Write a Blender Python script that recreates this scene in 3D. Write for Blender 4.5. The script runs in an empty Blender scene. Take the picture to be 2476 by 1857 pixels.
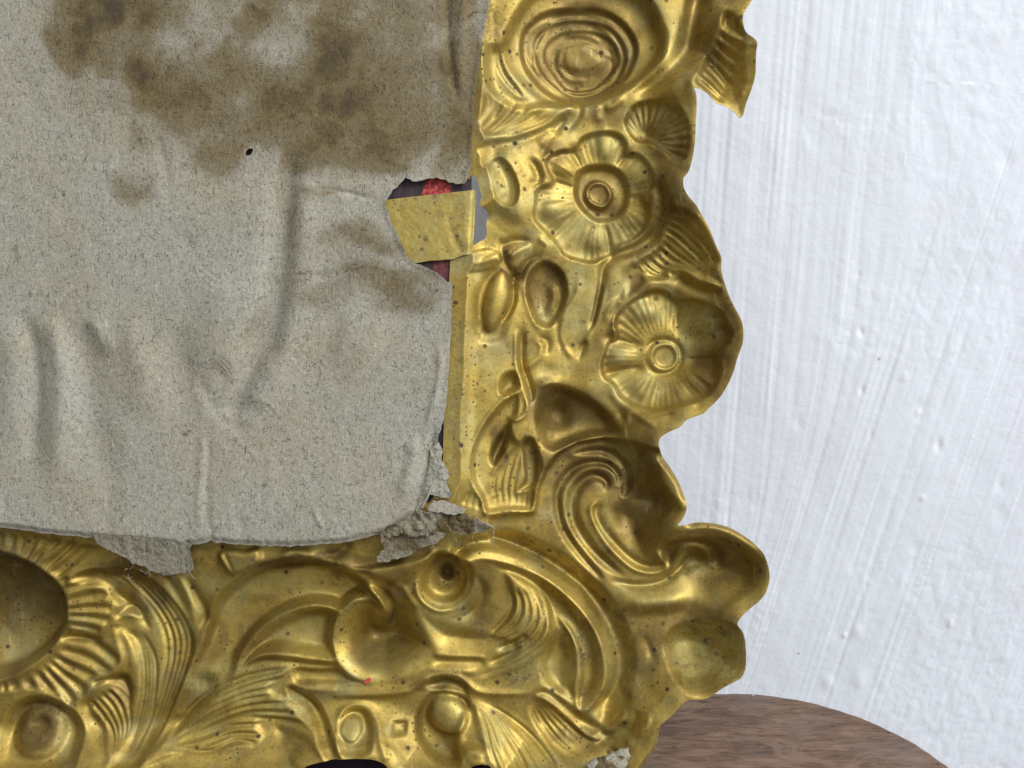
import bpy, math, numpy as np
from mathutils import Matrix, Vector
rng = np.random.default_rng(7)
S = 0.0002                       # one photo pixel (2476 wide) at the frame's plane, in metres
F = 3439.0                       # camera to frame plane, same unit
PITCH = math.radians(20)
sc = bpy.context.scene
COL = sc.collection

# ------------------------------------------------------------------ camera
cd = bpy.data.cameras.new('camera'); cd.sensor_width = 36; cd.lens = 50.0
cd.clip_start = 0.02; cd.clip_end = 60
cam = bpy.data.objects.new('camera', cd); COL.objects.link(cam)
cam.location = (0, 0, 2090 * S); cam.rotation_euler = (math.radians(90) - PITCH, 0, 0)
sc.camera = cam
CAMM = Matrix.Translation(Vector(cam.location)) @ Matrix.Rotation(math.radians(90) - PITCH, 4, 'X')
# ------------------------------------------------------------------ world
w = bpy.data.worlds.new('World'); sc.world = w; w.use_nodes = True
nt = w.node_tree; nt.nodes.clear()
wo = nt.nodes.new('ShaderNodeOutputWorld'); bg = nt.nodes.new('ShaderNodeBackground')
tc = nt.nodes.new('ShaderNodeTexCoord'); sp = nt.nodes.new('ShaderNodeVectorMath'); sp.operation = 'DOT_PRODUCT'
sp.inputs[1].default_value = (0.45, -0.35, 0.82)
mr = nt.nodes.new('ShaderNodeMapRange'); mr.inputs[1].default_value = -0.6; mr.inputs[2].default_value = 1.0
rp = nt.nodes.new('ShaderNodeValToRGB')
rp.color_ramp.elements[0].color = (0.065, 0.056, 0.042, 1); rp.color_ramp.elements[1].color = (0.95, 1.0, 1.08, 1)
e = rp.color_ramp.elements.new(0.5); e.color = (0.255, 0.245, 0.24, 1)
L_ = nt.links.new
L_(tc.outputs['Generated'], sp.inputs[0]); L_(sp.outputs['Value'], mr.inputs[0]); L_(mr.outputs[0], rp.inputs[0])
L_(rp.outputs[0], bg.inputs[0]); bg.inputs[1].default_value = 1.12; L_(bg.outputs[0], wo.inputs[0])
# ------------------------------------------------------------------ lamps (window daylight from the upper right)
def area(name, loc, target, size, power, color):
    l = bpy.data.lights.new(name, 'AREA'); l.shape = 'RECTANGLE'; l.size = size[0]; l.size_y = size[1]
    l.energy = power; l.color = color
    o = bpy.data.objects.new(name, l); COL.objects.link(o); o.location = loc
    d = Vector(target) - Vector(loc); o.rotation_euler = d.to_track_quat('-Z', 'Y').to_euler()
    return o
area('window_light', (1.25, -0.35, 1.75), (0.05, 0.6, 0.25), (1.0, 0.9), 44, (0.97, 0.985, 1.0))
area('side_light', (1.9, 0.15, 0.6), (0.1, 0.65, 0.25), (0.7, 1.0), 13, (0.95, 0.98, 1.0))
sc.view_settings.view_transform = 'Standard'; sc.view_settings.look = 'None'
sc.view_settings.exposure = 0.0; sc.view_settings.gamma = 1.0; sc.view_settings.use_curve_mapping = False
sc.cycles.max_bounces = 8; sc.cycles.glossy_bounces = 5

# ================================================================== helpers
def smooth(t): t = np.clip(t, 0, 1); return t * t * (3 - 2 * t)
def noise(X, Y, scale, seed, octaves=3, sx=1.0, sy=1.0):
    out = np.zeros_like(X); amp = 1.0; tot = 0
    for o in range(octaves):
        r = np.random.default_rng(seed * 31 + o); G = r.random((257, 257)) * 2 - 1
        u = (X / scale * sx + 1000.37 * (o + 1)) % 256; v = (Y / scale * sy + 777.7 * (o + 1)) % 256
        i = np.floor(u).astype(int); j = np.floor(v).astype(int); a = u - i; b = v - j
        a = a * a * (3 - 2 * a); b = b * b * (3 - 2 * b)
        out += amp * ((G[j, i] * (1 - a) + G[j, i + 1] * a) * (1 - b) + (G[j + 1, i] * (1 - a) + G[j + 1, i + 1] * a) * b)
        tot += amp; amp *= 0.5; scale /= 2
    return out / tot
K = 800 / 2212.0
ORG = {'A': (1100, 0), 'B': (1100, 400), 'C': (1050, 800), 'D': (1100, 1257), 'E': (0, 1257), 'F': (500, 1257), 'S': None}
def P(o, *pts):
    a = np.array(pts, float).reshape(-1, 2)
    if ORG[o] is None: return a
    return a * K + np.array(ORG[o], float)
def curve(p, n=8, closed=False):
    p = np.asarray(p, float)
    q = np.vstack([p[-1], p, p[0], p[1]]) if closed else np.vstack([2 * p[0] - p[1], p, 2 * p[-1] - p[-2]])
    out = []; m = len(p) if closed else len(p) - 1
    for i in range(m):
        a, b, c, d = q[i], q[i + 1], q[i + 2], q[i + 3]
        for k in range(n):
            t = k / n
            out.append(0.5 * ((2 * b) + (c - a) * t + (2 * a - 5 * b + 4 * c - d) * t * t + (3 * b - a - 3 * c + d) * t ** 3))
    if not closed: out.append(p[-1])
    return np.array(out)
def inside(X, Y, poly):
    r = np.zeros(X.shape, bool); n = len(poly)
    for i in range(n):
        x0, y0 = poly[i]; x1, y1 = poly[(i + 1) % n]
        if y0 == y1: continue
        c = ((Y >= y0) != (Y >= y1))
        r ^= c & (X < x0 + (Y - y0) * (x1 - x0) / (y1 - y0))
    return r
class Field:
    def __init__(s, x0, x1, y0, y1, h):
        s.h = h; s.xs = np.arange(x0, x1 + h * .5, h); s.ys = np.arange(y0, y1 + h * .5, h)
        s.X, s.Y = np.meshgrid(s.xs, s.ys); s.Z = np.zeros_like(s.X)
    def box(s, x0, x1, y0, y1):
        i0 = max(0, int((x0 - s.xs[0]) / s.h)); i1 = min(len(s.xs), int((x1 - s.xs[0]) / s.h) + 2)
        j0 = max(0, int((y0 - s.ys[0]) / s.h)); j1 = min(len(s.ys), int((y1 - s.ys[0]) / s.h) + 2)
        return (slice(j0, max(j0, j1)), slice(i0, max(i0, i1)))
    def dist(s, poly, R, closed=True):
        """unsigned distance to a polyline, clipped at R"""
        D = np.full(s.X.shape, float(R)); n = len(poly)
        for i in range(n if closed else n - 1):
            a = poly[i]; b = poly[(i + 1) % n]
            q = s.box(min(a[0], b[0]) - R, max(a[0], b[0]) + R, min(a[1], b[1]) - R, max(a[1], b[1]) + R)
            x = s.X[q] - a[0]; y = s.Y[q] - a[1]; d = b - a; l = (d * d).sum() + 1e-9
            t = np.clip((x * d[0] + y * d[1]) / l, 0, 1)
            D[q] = np.minimum(D[q], np.hypot(x - t * d[0], y - t * d[1]))
        return D
    def sub(s, poly, R):
        q = s.box(poly[:, 0].min() - R, poly[:, 0].max() + R, poly[:, 1].min() - R, poly[:, 1].max() + R)
        f = object.__new__(Field); f.h = s.h; f.X = s.X[q]; f.Y = s.Y[q]; f.Z = s.Z[q]
        f.xs = s.X[q][0] if f.X.size else s.xs[:0]; f.ys = s.Y[q][:, 0] if f.X.size else s.ys[:0]
        return f
    def sdf(s, poly, R):
        D = s.dist(poly, R); return np.where(inside(s.X, s.Y, poly), D, -D)
    def fill(s, pts, depth, edge, prof='plateau', rim=0, rimw=5, tilt=None, raw=False, full=None):
        """recess (depth>0) or raise (depth<0) a closed region; edge = width of its wall"""
        poly = pts if raw else curve(pts, 6, True); rim *= .65
        if prof == 'plateau' and edge < 16: edge *= 1.3
        f = s.sub(poly, edge + rimw + 4)
        if not f.X.size: return
        d = f.sdf(poly, edge + rimw + 4)
        if prof == 'plateau': g = smooth((d + 2) / (edge + 2))
        elif prof == 'dome': t = np.clip(d / edge, 0, 1); g = np.sqrt(np.clip(1 - (1 - t) ** 2, 0, 1))
        elif prof == 'ell':   # rounded bowl fitted to the outline
            wq = inside(f.X, f.Y, poly); mx, my = f.X[wq].mean(), f.Y[wq].mean(); dx, dy = f.X - mx, f.Y - my
            if full is not None: mx, my = full[:2]; dx, dy = f.X - mx, f.Y - my; q2 = (dx / full[2]) ** 2 + (dy / full[3]) ** 2
            else:
                C_ = np.linalg.inv(np.cov(np.stack([dx[wq], dy[wq]])) * 4); q2 = C_[0, 0] * dx * dx + 2 * C_[0, 1] * dx * dy + C_[1, 1] * dy * dy
            g = smooth((d + 1) / edge) * np.sqrt(np.clip(1 - q2 * .74, 0.02, 1))
        elif prof == 'cone': g = np.clip(d / edge, 0, 1)
        if prof == 'dome' and edge > 28:
            k = max(1, int(edge * .16 / s.h))
            for _ in range(2):
                for ax in (0, 1):
                    pd = [(0, 0), (0, 0)]; pd[ax] = (k + 1, k); gp = np.cumsum(np.pad(g, pd, 'edge'), ax)
                    g = (gp[2 * k + 1:] - gp[:-2 * k - 1]) / (2 * k + 1) if ax == 0 else (gp[:, 2 * k + 1:] - gp[:, :-2 * k - 1]) / (2 * k + 1)
            if g.shape != f.X.shape: raise ValueError('blur')
        z = -depth * g
        if tilt is not None:
            c = poly.mean(0); z += g * ((f.X - c[0]) * tilt[0] + (f.Y - c[1]) * tilt[1])
        if rim: z += rim * np.exp(-(d / rimw) ** 2)
        f.Z += z
    def ribs(s, pts, c, n, amp, edge=8, ph=0.0, r0=0, raw=False, jit=0.15):
        poly = pts if raw else curve(pts, 6, True)
        f = s.sub(poly, 4)
        if not f.X.size: return
        d = f.sdf(poly, edge + 4); a = np.arctan2(f.Y - c[1], f.X - c[0]); r = np.hypot(f.Y - c[1], f.X - c[0])
        a = a + jit * noise(a * 100, r * 0.3, 40, 5, 2) * 6 / n * 2
        wv = np.cos(n * a + ph); wv = np.sign(wv) * np.abs(wv) ** 0.8
        f.Z += amp * wv * smooth(d / edge) * smooth((r - r0) / 30.0)
    def stroke(s, pts, wd, depth, prof='round', taper=(0, 0), n=8):
        p = curve(pts, n) if len(pts) > 2 else np.array([pts[0] + (pts[1] - pts[0]) * t for t in np.linspace(0, 1, n)])
        m = len(p); wd = np.atleast_1d(np.asarray(wd, float))
        if prof == 'gauss' and s.X.shape[1] * s.h > 1800 and wd.max() < 13: wd = wd * 1.2; depth = depth * .8
        W = np.interp(np.linspace(0, 1, m), np.linspace(0, 1, len(wd)), wd) if len(wd) > 1 else np.full(m, wd[0])
        u = np.linspace(0, 1, m); A = np.ones(m)
        if taper[0]: A *= smooth(u / taper[0])
        if taper[1]: A *= smooth((1 - u) / taper[1])
        R = W.max() * (1.0 if prof in ('round', 'lip', 'cos', 'tri') else 2.2) + 2
        f = s.sub(p, R)
        if not f.X.size: return
        T = np.full(f.X.shape, 9.0); AM = np.zeros(f.X.shape); SG = np.zeros(f.X.shape)
        for i in range(m - 1):
            a, b = p[i], p[i + 1]
            q = f.box(min(a[0], b[0]) - R, max(a[0], b[0]) + R, min(a[1], b[1]) - R, max(a[1], b[1]) + R)
            x = f.X[q] - a[0]; y = f.Y[q] - a[1]
            if not x.size: continue
            d = b - a; l = (d * d).sum() + 1e-9
            t = np.clip((x * d[0] + y * d[1]) / l, 0, 1); ww = W[i] + (W[i + 1] - W[i]) * t
            dd = np.hypot(x - t * d[0], y - t * d[1]) / np.maximum(ww, 0.6)
            k = dd < T[q]
            T[q] = np.where(k, dd, T[q]); AM[q] = np.where(k, A[i] + (A[i + 1] - A[i]) * t, AM[q])
            SG[q] = np.where(k, np.sign(d[0] * y - d[1] * x), SG[q])
        if prof == 'round': g = np.sqrt(np.clip(1 - T * T, 0, 1)) ** 1.3
        elif prof == 'cos': g = 0.5 + 0.5 * np.cos(np.pi * np.clip(T, 0, 1))
        elif prof == 'tri': g = np.clip(1 - T, 0, 1)
        elif prof == 'gauss': g = np.exp(-T * T * 1.5)
        elif prof == 'lip':   # sharp step on the right hand of the path (image sense), fading away from it
            g = np.where(SG > 0, (1 - np.clip(T, 0, 1)) ** 1.6 * smooth((1 - T) * 3), 0) * np.where(T < 9, 1, 0)
            g = g * smooth(T * W.max() / 3.0 + 0.15)
        f.Z -= depth * AM * g
    def flutes(s, A, B, n, depth, wf=0.5, wmax=12, taper=(0.25, 0.2), prof='cos', mid=None):
        A = resample(curve(A, 8), 16); B = resample(curve(B, 8), 16)
        M = None if mid is None else resample(curve(mid, 8), 16)
        for k in range(n):
            t = k / max(n - 1, 1)
            if M is None: p = A * (1 - t) + B * t; sp_ = np.hypot(*(B - A).T) / max(n - 1, 1)
            else:
                if t < .5: p = A * (1 - 2 * t) + M * 2 * t; sp_ = np.hypot(*(M - A).T) * 2 / max(n - 1, 1)
                else: p = M * (2 - 2 * t) + B * (2 * t - 1); sp_ = np.hypot(*(B - M).T) * 2 / max(n - 1, 1)
            j = 1 + 0.25 * math.sin(k * 2.3 + n)
            s.stroke(p, np.clip(sp_ * wf * 1.1, 1.5, wmax), depth * j, prof, taper, n=2)
def resample(p, n):
    l = np.r_[0, np.cumsum(np.hypot(*np.diff(p, axis=0).T))]; t = np.linspace(0, l[-1], n)
    return np.c_[np.interp(t, l, p[:, 0]), np.interp(t, l, p[:, 1])]

# ------------------------------------------------------------------ materials
def mat(name):
    m = bpy.data.materials.new(name); m.use_nodes = True; nt = m.node_tree
    b = nt.nodes['Principled BSDF']; return m, nt, b
def N(nt, t, **kw):
    n = nt.nodes.new('ShaderNode' + t)
    for k, v in kw.items(): setattr(n, k, v)
    return n
def tex(nt, co, kind, scale, detail=3, rough=0.5, sc3=(1, 1, 1), rot=(0, 0, 0), dist=0.0):
    mp = N(nt, 'Mapping'); mp.inputs['Scale'].default_value = sc3; mp.inputs['Rotation'].default_value = rot
    nt.links.new(co, mp.inputs[0])
    if kind == 'noise':
        t = N(nt, 'TexNoise'); t.inputs['Detail'].default_value = detail; t.inputs['Roughness'].default_value = rough
        t.inputs['Distortion'].default_value = dist
    else:
        t = N(nt, 'TexVoronoi')
    t.inputs['Scale'].default_value = scale; nt.links.new(mp.outputs[0], t.inputs['Vector'])
    return t.outputs['Fac' if kind == 'noise' else 'Distance']
def ramp(nt, src, stops):
    r = N(nt, 'ValToRGB'); cr = r.color_ramp
    while len(cr.elements) < len(stops): cr.elements.new(0.5)
    for e, (p, c) in zip(cr.elements, stops):
        e.position = p; e.color = (c, c, c, 1) if not hasattr(c, '__len__') else (*c, 1)
    nt.links.new(src, r.inputs[0]); return r.outputs[0]
def mixc(nt, f, a, b, mode='MIX'):
    m = N(nt, 'Mix', data_type='RGBA', blend_type=mode)
    for i, v in ((0, f), (6, a), (7, b)):
        if hasattr(v, 'is_output'): nt.links.new(v, m.inputs[i])
        elif i == 0: m.inputs[0].default_value = v
        else: m.inputs[i].default_value = (*v, 1)
    return m.outputs[2]
def mth(nt, op, a, b=0.0):
    m = N(nt, 'Math', operation=op)
    for i, v in enumerate((a, b)):
        if hasattr(v, 'is_output'): nt.links.new(v, m.inputs[i])
        else: m.inputs[i].default_value = v
    return m.outputs[0]
def attr(nt, name):
    a = N(nt, 'Attribute'); a.attribute_name = name; return a.outputs['Fac']

def brass_material():
    m, nt, b = mat('tarnished_brass'); co = N(nt, 'TexCoord').outputs['Object']
    n1 = tex(nt, co, 'noise', 22, 4, .55); n2 = tex(nt, co, 'noise', 95, 5, .6); n3 = tex(nt, co, 'noise', 700, 3, .6)
    c = mixc(nt, ramp(nt, n1, [(.35, 0.0), (.65, 1.0)]), (0.45, 0.318, 0.062), (0.36, 0.250, 0.048))
    c = mixc(nt, ramp(nt, n2, [(.50, 0.0), (.74, .8)]), c, (0.185, 0.112, 0.022))
    c = mixc(nt, ramp(nt, tex(nt, co, 'noise', 55, 3, .5, (1, 1, 1), (1, 2, 0)), [(.52, 0.0), (.7, .6)]), c, (0.33, 0.30, 0.13))
    c = mixc(nt, ramp(nt, n3, [(.30, 0.35), (.55, 0.0)]), c, (0.17, 0.115, 0.03))
    pa = mth(nt, 'MULTIPLY', attr(nt, 'brown_patch'), ramp(nt, tex(nt, co, 'noise', 130, 5, .65), [(.30, .55), (.60, 1.0)]))
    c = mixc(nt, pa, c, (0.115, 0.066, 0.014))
    bl = mth(nt, 'MULTIPLY', attr(nt, 'bloom'), ramp(nt, tex(nt, co, 'noise', 260, 5, .7), [(.38, .15), (.60, 1.0)]))
    c = mixc(nt, bl, c, (0.38, 0.325, 0.11))
    sc_ = tex(nt, co, 'noise', 260, 4, .65, (1, .2, 1), (0, 0, .5)); c = mixc(nt, ramp(nt, sc_, [(.60, 0.0), (.72, .4)]), c, (0.52, 0.45, 0.19))
    c = mixc(nt, ramp(nt, tex(nt, co, 'noise', 1100, 3, .7), [(.30, .5), (.46, 0.0)]), c, (0.14, 0.092, 0.024))
    g = attr(nt, 'grime')
    gg = mth(nt, 'MULTIPLY', g, ramp(nt, tex(nt, co, 'noise', 420, 4, .65), [(.40, 0.15), (.60, 1.0)]))
    c = mixc(nt, gg, c, (0.07, 0.05, 0.022))
    # corrosion specks, sizes vary
    v = tex(nt, co, 'voronoi', 120); vm = ramp(nt, tex(nt, co, 'noise', 60, 2), [(.44, 0.0), (.58, 1.0)])
    s1 = mth(nt, 'MULTIPLY', ramp(nt, v, [(.09, 1.0), (.19, 0.0)]), vm)
    v2 = tex(nt, co, 'voronoi', 330); vm2 = ramp(nt, tex(nt, co, 'noise', 45, 3, .6, (1, 1, 1), (2, 0, 1)), [(.47, 0.0), (.62, .9)])
    s2 = mth(nt, 'MULTIPLY', ramp(nt, v2, [(.12, 1.0), (.26, 0.0)]), vm2)
    sp_ = mth(nt, 'MAXIMUM', s1, s2)
    c = mixc(nt, sp_, c, (0.055, 0.028, 0.012))
    nt.links.new(c, b.inputs['Base Color'])
    met = mth(nt, 'SUBTRACT', 0.80, mth(nt, 'ADD', mth(nt, 'MULTIPLY', mth(nt, 'MAXIMUM', gg, sp_), 0.6), mth(nt, 'MULTIPLY', bl, .25))); nt.links.new(met, b.inputs['Metallic'])
    r = mth(nt, 'ADD', ramp(nt, n2, [(.3, .48), (.7, .62)]), mth(nt, 'MULTIPLY', mth(nt, 'MAXIMUM', gg, sp_), 0.3))
    nt.links.new(r, b.inputs['Roughness'])
    nt.links.new(mth(nt, 'MAXIMUM', 0.0, mth(nt, 'SUBTRACT', .32, mth(nt, 'ADD', mth(nt, 'MAXIMUM', gg, sp_), mth(nt, 'MULTIPLY', bl, .4)))), b.inputs['Coat Weight']); b.inputs['Coat Roughness'].default_value = .42
    bp = N(nt, 'Bump'); bp.inputs['Strength'].default_value = 0.28; bp.inputs['Distance'].default_value = 0.0006
    h = mth(nt, 'ADD', mth(nt, 'MULTIPLY', n3, .35), mth(nt, 'MULTIPLY', n2, .8))
    h = mth(nt, 'SUBTRACT', h, mth(nt, 'MULTIPLY', gg, .5))
    nt.links.new(h, bp.inputs['Height']); nt.links.new(bp.outputs[0], b.inputs['Normal'])
    return m
def paper_material(name, base, dark):
    m, nt, b = mat(name); co = N(nt, 'TexCoord').outputs['Object']
    n1 = tex(nt, co, 'noise', 30, 4, .6); n2 = tex(nt, co, 'noise', 520, 4, .7)
    f1 = tex(nt, co, 'noise', 800, 2, .6, (1, .42, 1), (0, 0, .9), 1.6); f2 = tex(nt, co, 'noise', 740, 2, .6, (.45, 1, 1), (0, 0, .25), 1.8)
    f3 = tex(nt, co, 'noise', 640, 2, .6, (1, .42, 1), (0, 0, -.6), 1.5)
    c = mixc(nt, ramp(nt, n1, [(.35, 0.0), (.65, 1.0)]), base, tuple(x * y for x, y in zip(base, (.92, .88, .78))))
    c = mixc(nt, ramp(nt, tex(nt, co, 'noise', 13, 3, .6, (1, 1, 1), (1, 0, 0)), [(.45, 0.0), (.7, .6)]), c, tuple(x * y for x, y in zip(base, (.90, .98, 1.06))))
    c = mixc(nt, ramp(nt, n2, [(.3, .45), (.6, 0.0)]), c, tuple(x * .55 for x in base))
    for f, k in ((f1, .75), (f2, .75), (f3, .7)):
        c = mixc(nt, ramp(nt, f, [(.28, k), (.42, 0.0)]), c, dark)
        c = mixc(nt, ramp(nt, f, [(.62, 0.0), (.74, k * .8)]), c, tuple(min(1, x * 1.45) for x in base))
    st = attr(nt, 'stain')
    sn = mth(nt, 'MULTIPLY', st, ramp(nt, tex(nt, co, 'noise', 160, 5, .65), [(.25, .65), (.65, 1.0)]))
    c = mixc(nt, ramp(nt, sn, [(.02, 0.0), (.30, .75), (.7, 1.0)]), c, mixc(nt, 1.0, c, (0.45, 0.36, 0.215), 'MULTIPLY'))
    c = mixc(nt, ramp(nt, sn, [(.62, 0.0), (1.0, .8)]), c, (0.055, 0.042, 0.028))
    g = attr(nt, 'grime')
    c = mixc(nt, g, c, (0.03, 0.02, 0.015))
    nt.links.new(c, b.inputs['Base Color']); b.inputs['Roughness'].default_value = .95
    b.inputs['Specular IOR Level'].default_value = .15
    bp = N(nt, 'Bump'); bp.inputs['Strength'].default_value = 0.30; bp.inputs['Distance'].default_value = 0.0008
    h = mth(nt, 'ADD', mth(nt, 'ADD', f1, f2), mth(nt, 'ADD', mth(nt, 'MULTIPLY', n2, 1.3), f3))
    nt.links.new(h, bp.inputs['Height']); nt.links.new(bp.outputs[0], b.inputs['Normal'])
    return m
def wall_material():
    m, nt, b = mat('whitewash'); co = N(nt, 'TexCoord').outputs['Object']
    c = mixc(nt, ramp(nt, tex(nt, co, 'noise', 9, 4, .6), [(.4, 0.0), (.7, 1.0)]), (0.77, 0.795, 0.845), (0.72, 0.74, 0.785))
    c = mixc(nt, ramp(nt, tex(nt, co, 'noise', 26, 3, .6), [(.66, 0.0), (.78, .5)]), c, (0.72, 0.71, 0.68))
    v = tex(nt, co, 'voronoi', 22)
    c = mixc(nt, ramp(nt, v, [(.018, .6), (.03, 0.0)]), c, (0.30, 0.28, 0.25))
    nt.links.new(c, b.inputs['Base Color']); b.inputs['Roughness'].default_value = .8
    b.inputs['Specular IOR Level'].default_value = .3
    bp = N(nt, 'Bump'); bp.inputs['Strength'].default_value = .3; bp.inputs['Distance'].default_value = .0012
    nt.links.new(tex(nt, co, 'noise', 160, 4, .6), bp.inputs['Height']); nt.links.new(bp.outputs[0], b.inputs['Normal'])
    return m
def wood_material():
    m, nt, b = mat('worn_wood'); co = N(nt, 'TexCoord').outputs['Object']
    g1 = tex(nt, co, 'noise', 38, 8, .75, (.6, 2.6, 1), (0, 0, .05), .8)
    g2 = tex(nt, co, 'noise', 300, 6, .75, (.22, 1.5, 1), (0, 0, .05), .5)
    c = ramp(nt, g1, [(.28, (0.045, 0.022, 0.011)), (.5, (0.125, 0.068, 0.038)), (.72, (0.21, 0.130, 0.080))])
    c = mixc(nt, ramp(nt, g2, [(.36, .9), (.50, 0.0)]), c, (0.040, 0.022, 0.014))
    c = mixc(nt, ramp(nt, tex(nt, co, 'noise', 60, 5, .7, (.5, 1, 1), (3, 0, 0), 1.5), [(.50, 0.0), (.62, .65)]), c, (0.20, 0.125, 0.080))
    c = mixc(nt, ramp(nt, g2, [(.58, 0.0), (.75, .5)]), c, (0.24, 0.19, 0.16))
    c = mixc(nt, ramp(nt, tex(nt, co, 'noise', 14, 3), [(.5, 0.0), (.75, .6)]), c, (0.16, 0.13, 0.12))
    c = mixc(nt, ramp(nt, tex(nt, co, 'noise', 75, 3, .7, (1, 1.4, 1)), [(.70, 0.0), (.76, .6)]), c, (0.42, 0.34, 0.27))
    v = tex(nt, co, 'voronoi', 55)
    c = mixc(nt, ramp(nt, v, [(.045, 1.0), (.065, 0.0)]), c, (0.62, 0.60, 0.56))
    v = tex(nt, co, 'voronoi', 90, rot=(0, 0, 1))
    c = mixc(nt, ramp(nt, v, [(.05, .9), (.10, 0.0)]), c, (0.03, 0.02, 0.018))
    nt.links.new(c, b.inputs['Base Color'])
    nt.links.new(ramp(nt, g2, [(.3, .72), (.7, .5)]), b.inputs['Roughness'])
    bp = N(nt, 'Bump'); bp.inputs['Strength'].default_value = .45; bp.inputs['Distance'].default_value = .0006
    nt.links.new(mth(nt, 'ADD', g2, mth(nt, 'MULTIPLY', g1, .5)), bp.inputs['Height']); nt.links.new(bp.outputs[0], b.inputs['Normal'])
    return m
def print_material():
    m, nt, b = mat('printed_picture'); co = N(nt, 'TexCoord').outputs['Object']
    a = attr(nt, 'stain')
    n = tex(nt, co, 'noise', 520, 4, .7)
    red = ramp(nt, n, [(.35, (0.10, 0.006, 0.008)), (.52, (0.42, 0.03, 0.025)), (.68, (0.75, 0.14, 0.10))])
    dk = ramp(nt, tex(nt, co, 'noise', 300, 3, .6, (1, .2, 1)), [(.35, (0.012, 0.004, 0.006)), (.7, (0.05, 0.028, 0.035))])
    nt.links.new(mixc(nt, a, dk, red), b.inputs['Base Color']); b.inputs['Roughness'].default_value = .6
    return m
M_BRASS = brass_material()
M_PAPER = paper_material('grey_backing_card', (0.355, 0.332, 0.268), (0.085, 0.078, 0.060))
M_FLUFF = paper_material('torn_card_fibre', (0.24, 0.215, 0.16), (0.05, 0.04, 0.028))
M_WALL = wall_material(); M_WOOD = wood_material(); M_PRINT = print_material()

# ------------------------------------------------------------------ object helpers
BASE = (1238.0, 1900.0)          # photo pixel of the frame's base point
root = bpy.data.objects.new('picture_frame', None); COL.objects.link(root)
root.matrix_world = CAMM @ Matrix.Translation((0, -(BASE[1] - 928.5) * S, -F * S))
root['label'] = 'back of an ornate pressed brass picture frame with stained grey card backing'
root['category'] = 'picture frame'
def loc3(x, y, z): return np.stack([(x - BASE[0]) * S, (BASE[1] - y) * S, z * S], -1)
def mesh_obj(name, co, quads, material, parent=root, attrs=None, smooth_=True):
    me = bpy.data.meshes.new(name); me.vertices.add(len(co)); me.vertices.foreach_set('co', co.astype(np.float32).ravel())
    nf = len(quads); me.loops.add(nf * 4); me.loops.foreach_set('vertex_index', quads.astype(np.int32).ravel())
    me.polygons.add(nf); me.polygons.foreach_set('loop_start', np.arange(0, nf * 4, 4, dtype=np.int32))
    me.polygons.foreach_set('loop_total', np.full(nf, 4, np.int32))
    me.polygons.foreach_set('use_smooth', np.full(nf, smooth_, bool))
    me.update(calc_edges=True); me.materials.append(material)
    for k, v in (attrs or {}).items():
        a = me.attributes.new(k, 'FLOAT', 'POINT'); a.data.foreach_set('value', v.astype(np.float32))
    o = bpy.data.objects.new(name, me); COL.objects.link(o)
    if parent is not None: o.parent = parent
    return o
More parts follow.
